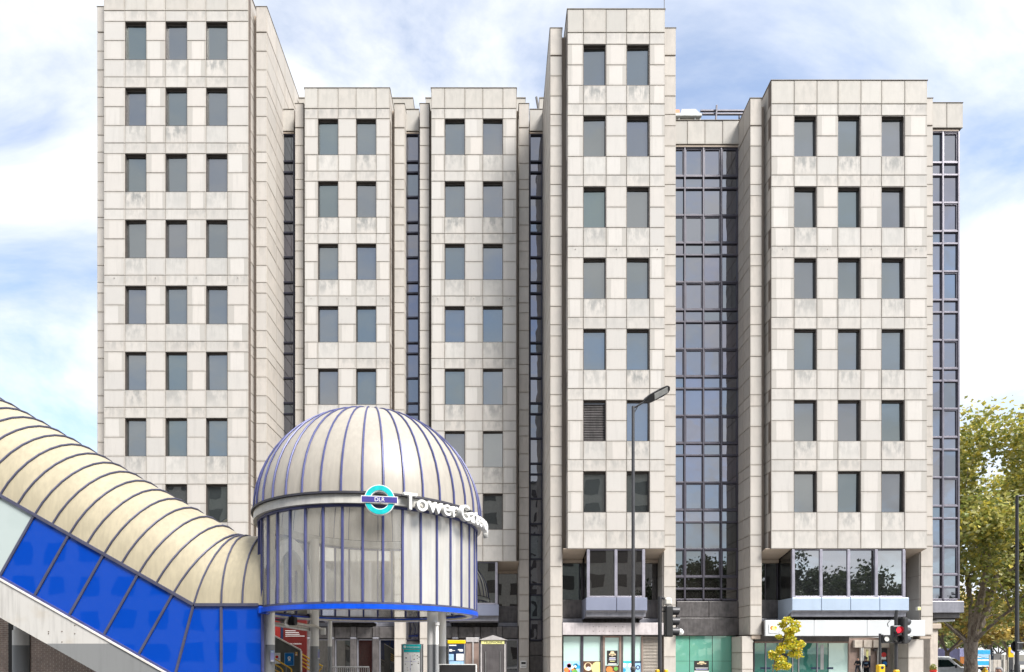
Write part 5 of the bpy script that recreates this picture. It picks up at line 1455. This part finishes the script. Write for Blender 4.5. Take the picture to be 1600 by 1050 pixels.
for s in (-.8, .8): MB().box(s - .1, s + .1, -.02, -.002, .56, .72).build('tail_light', 'red', t)
D = 58.0
t = tag(empty('hoarding', (U(1559, D), D, -.1)), 'grey panelled hoarding with pale lower boards beyond the truck', 'fence')
for i in range(7): loc(MB().cbox(U(1546 + i * 6.2, D), U(1551.8 + i * 6.2, D), D, D + .08, .3, V(1031, D), .01), 'board', 'louvre' if i % 3 else 'concrete', t)
loc(MB().box(U(1554, D), U(1566, D), D + .1, D + .18, 1.3, V(1021, D)), 'screen', 'roof_grey', t)
for u in (1545, 1567, 1574): loc(MB().box(U(u, D), U(u + 1.5, D), D - .1, D, 0, V(1023, D)), 'post', 'cream_paint', t)
D = 50.0
t = tag(empty('yellow_sign', (U(1580, D), D, -.1)), 'yellow and white sign board standing left of the black lamp post', 'sign')
loc(MB().cbox(U(1576, D), U(1584, D), D, D + .08, V(1027, D), V(1011, D), .01), 'board', 'header_yellow', t)
loc(MB().lathe([(.16, -.02), (.16, 0)], (U(1582, D), D - .002, V(1017.5, D)), 18, 'y'), 'print', 'print_lilac', t)
loc(MB().cbox(U(1577, D), U(1585.5, D), D - .01, D + .09, V(1010.5, D), V(1008, D), .01), 'header', 'print_white', t)
loc(MB().box(U(1577, D), U(1583, D), D + .01, D + .07, 0, V(1027.3, D)), 'base', 'pole_grey', t)
D = 68.0
t = tag(empty('striped_sign', (U(1551, D), D, -.1)), 'tall dark sign with white chevron marks behind the truck', 'sign')
loc(MB().box(U(1548, D), U(1553, D), D, D + .08, 0, V(1013, D)), 'board', 'navy', t)
for v in (1015, 1019, 1023): loc(MB().prism([(U(1550.5, D), V(v + 1.2, D)), (U(1552.6, D), V(v + 1.8, D)), (U(1552.6, D), V(v, D)), (U(1550.5, D), V(v - .4, D))], D - .02, D - .002), 'chevron', 'print_white', t)
D = 62.0
t = tag(empty('service_box', (U(1500, D), D, -.1)), 'orange and grey works van rear left of the trunk', 'van')
loc(MB().cbox(U(1499, D), U(1514, D), D, D + 4, .5, V(1013, D), .05), 'body', 'print_lilac', t)
loc(MB().box(U(1500, D), U(1508, D), D - .02, D - .002, 1.0, V(1026, D)), 'stripe', 'print_orange', t)
for u in (1501.5, 1511.5):
    h = empty('wheel', (U(u, D) - t.location.x, .8, .36), t); MB().lathe([(.2, -.1), (.36, -.1), (.36, .1), (.2, .1)], n=18, axis='x').build('tyre', 'tyre', h, True)
D = 40.0
for u, lab in ((1581.2, 'short grey bollard left of the black lamp post'), (1591.5, 'short grey bollard at the foot of the black lamp post'), (1599, 'short grey bollard at the frame edge')):
    t = tag(empty('bollard', (U(u, D), D, -.1)), lab, 'bollard', 'bollards by the black lamp post')
    MB().lathe([(.09, 0), (.09, 1.0), (.10, 1.01), (.10, 1.05), (.07, 1.12), (0, 1.13)], n=16).build('post', 'pole_grey', t, True)
    MB().lathe([(.093, .8), (.095, .81), (.095, .92), (.093, .93)], n=16).build('band', 'white_paint', t, True)

# people: one skinned body each, clothing and hair as children
def person(label, locn, rz, height, coat, hair, step=.22, arm=(.12, .12), bag=None, legs='trousers', loc_z=0):
    t = tag(empty('person', locn, None, rz), label, 'person')
    k = height / 1.75
    J = {'pel': (0, 0, .95), 'spi': (0, .0, 1.15), 'che': (0, .0, 1.36), 'nek': (0, -.01, 1.50), 'hdb': (0, -.02, 1.58), 'hd': (0, -.03, 1.66), 'hdt': (0, -.025, 1.73),
         'shl': (-.17, 0, 1.42), 'ell': (-.24, .02 - arm[0], 1.16), 'wrl': (-.24, -.10 - arm[0], .93), 'hal': (-.24, -.13 - arm[0], .84),
         'shr': (.17, 0, 1.42), 'elr': (.24, .02 + arm[1] * .3, 1.16), 'wrr': (.25, -.06 + arm[1], .93), 'har': (.25, -.08 + arm[1], .84),
         'hil': (-.09, 0, .90), 'knl': (-.10, -step * .6, .50), 'anl': (-.10, -step * .9, .09), 'tol': (-.11, -step * .9 - .16, .04),
         'hir': (.09, 0, .90), 'knr': (.10, step * .35, .50), 'anr': (.10, step, .11), 'tor': (.11, step - .15, .04)}
    ra = {'pel': .145, 'spi': .14, 'che': .155, 'nek': .06, 'hdb': .075, 'hd': .098, 'hdt': .07, 'sh': .075, 'el': .052, 'wr': .036, 'ha': .042, 'hi': .105, 'kn': .072, 'an': .048, 'to': .042}
    E = [('pel', 'spi'), ('spi', 'che'), ('che', 'nek'), ('nek', 'hdb'), ('hdb', 'hd'), ('hd', 'hdt')]
    for s in 'lr': E += [('che', 'sh' + s), ('sh' + s, 'el' + s), ('el' + s, 'wr' + s), ('wr' + s, 'ha' + s), ('pel', 'hi' + s), ('hi' + s, 'kn' + s), ('kn' + s, 'an' + s), ('an' + s, 'to' + s)]
    def skin(name, keys, edges, mat, grow=1.0, root=None):
        ks = list(keys); me = bpy.data.meshes.new(name)
        me.from_pydata([tuple(c * k for c in J[q]) for q in ks], [(ks.index(a), ks.index(b)) for a, b in edges], [])
        o = bpy.data.objects.new(name, me); COL.objects.link(o)
        md = o.modifiers.new('s', 'SKIN'); md.use_smooth_shade = True
        for i, q in enumerate(ks):
            r = ra.get(q, ra.get(q[:2], .05)) * grow * k; d = me.skin_vertices[0].data[i]
            d.radius = (r, r * (.75 if q in ('pel', 'spi', 'che') else 1)); d.use_root = q == (root or ks[0])
        sb_ = o.modifiers.new('d', 'SUBSURF'); sb_.levels = sb_.render_levels = 2
        dg = bpy.context.evaluated_depsgraph_get(); dg.update()
        m2 = bpy.data.meshes.new_from_object(o.evaluated_get(dg)); bpy.data.objects.remove(o)
        m2.polygons.foreach_set('use_smooth', [True] * len(m2.polygons))
        m2.materials.clear(); return link(name, m2, mat, t)
    skin('body', J.keys(), E, 'skin', 1.0, 'pel')
    cj = ['pel', 'spi', 'che', 'shl', 'ell', 'wrl', 'shr', 'elr', 'wrr']
    skin('coat', cj, [e for e in E if e[0] in cj and e[1] in cj], coat, 1.16, 'pel')
    lj = ['pel', 'hil', 'knl', 'anl', 'hir', 'knr', 'anr']
    skin('trousers', lj, [e for e in E if e[0] in lj and e[1] in lj], legs, 1.10, 'pel')
    for s in 'lr': skin('shoe', ['an' + s, 'to' + s], [('an' + s, 'to' + s)], 'black_paint', 1.15)
    m = MB(); vs = []; fs = []; n = 14
    for i in range(8):
        p = math.pi * .58 * i / 7
        for j in range(n):
            q = 2 * math.pi * j / n; back = .012 if math.sin(q) > 0 else 0
            dep = p * (1.0 if math.sin(q) > -.3 else .62)
            vs.append((.098 * math.sin(dep) * math.cos(q) * k, (-.02 + .112 * math.sin(dep) * math.sin(q) + back) * k, (1.665 + .118 * math.cos(dep)) * k))
    for i in range(7):
        for j in range(n): fs.append((i * n + j, i * n + (j + 1) % n, (i + 1) * n + (j + 1) % n, (i + 1) * n + j))
    m.add(vs, fs).build('hair', hair, t, True)
    m = MB().lathe([(0, -.028), (.012, -.012), (.016, .004), (.0, .03)], (0, -.128 * k, 1.635 * k), 8); m.build('nose', 'skin', t, True)
    for s in (-1, 1):
        MB().lathe([(0, -.006), (.013, 0), (0, .006)], (s * .034 * k, -.118 * k, 1.66 * k), 8, 'y').build('eye', 'print_dark', t, True)
    if bag: MB().cbox(-.14, .14, .12, .27, 1.02, 1.42, .05).build('bag', bag, t)
    return t
D = 60.0
person('walker in black jacket with backpack under the arcade', (U(1340.5, D), D, -.05), R(-70), 1.74, 'coat_black', 'hair_dark', .28, bag='coat_black')
D = 47.0
p = person('person in dark navy coat with pale back lettering under the arcade', (U(1353.5, D), D, 0), R(150), 1.80, 'coat_navy', 'hair_dark', .06, (.25, .2), legs='coat_black')
MB().box(-.13, .13, .125, .13, 1.30, 1.36).build('back_print', 'print_sky', p)
D = 19.0
person('grey-haired person in dark coat at the kerb below the sign boards', (U(1561.5, D), D, -.12), R(-75), 1.76, 'coat_black', 'hair_grey', .2)
# scooter rider
D = 52.0
t = tag(empty('motor_scooter', (U(1531, D), D, -.115), None, R(15)), 'yellow delivery scooter with dark top box before the truck', 'motorcycle')
for y_ in (-.62, .62):
    h = empty('wheel', (0, y_, .26), t); MB().lathe([(.16, -.05), (.25, -.05), (.26, 0), (.25, .05), (.16, .05)], n=18, axis='x').build('tyre', 'tyre', h, True)
    MB().lathe([(0, -.03), (.16, -.045), (.16, .045), (0, .03)], n=14, axis='x').build('rim', 'steel', h, True)
MB().prism_x([(-.55, .35), (.65, .35), (.75, .65), (.25, .78), (-.1, .45), (-.45, .95), (-.58, .9)], -.14, .14).build('body', 'yellow', t)
MB().cbox(-.22, .22, .35, .8, .82, 1.25, .03).build('top_box', 'navy', t)
MB().tube([(-.32, -.42, 1.08), (0, -.5, 1.02), (.32, -.42, 1.08)], .02, 6).build('handlebar', 'black_paint', t)
MB().lathe([(.08, -.62), (.09, -.56), (.0, -.5)], (0, 0, .88), 12, 'y').build('headlight', 'lens_led', t)
MB().cbox(-.13, .13, .0, .5, .78, .86, .03).build('seat', 'black_paint', t)
person('person in yellow high-visibility jacket standing by the delivery scooter', (U(1533.5, D), D + .9, -.115), R(20), 1.72, 'hi_vis', 'hair_dark', .1)
print('bricks', nb)
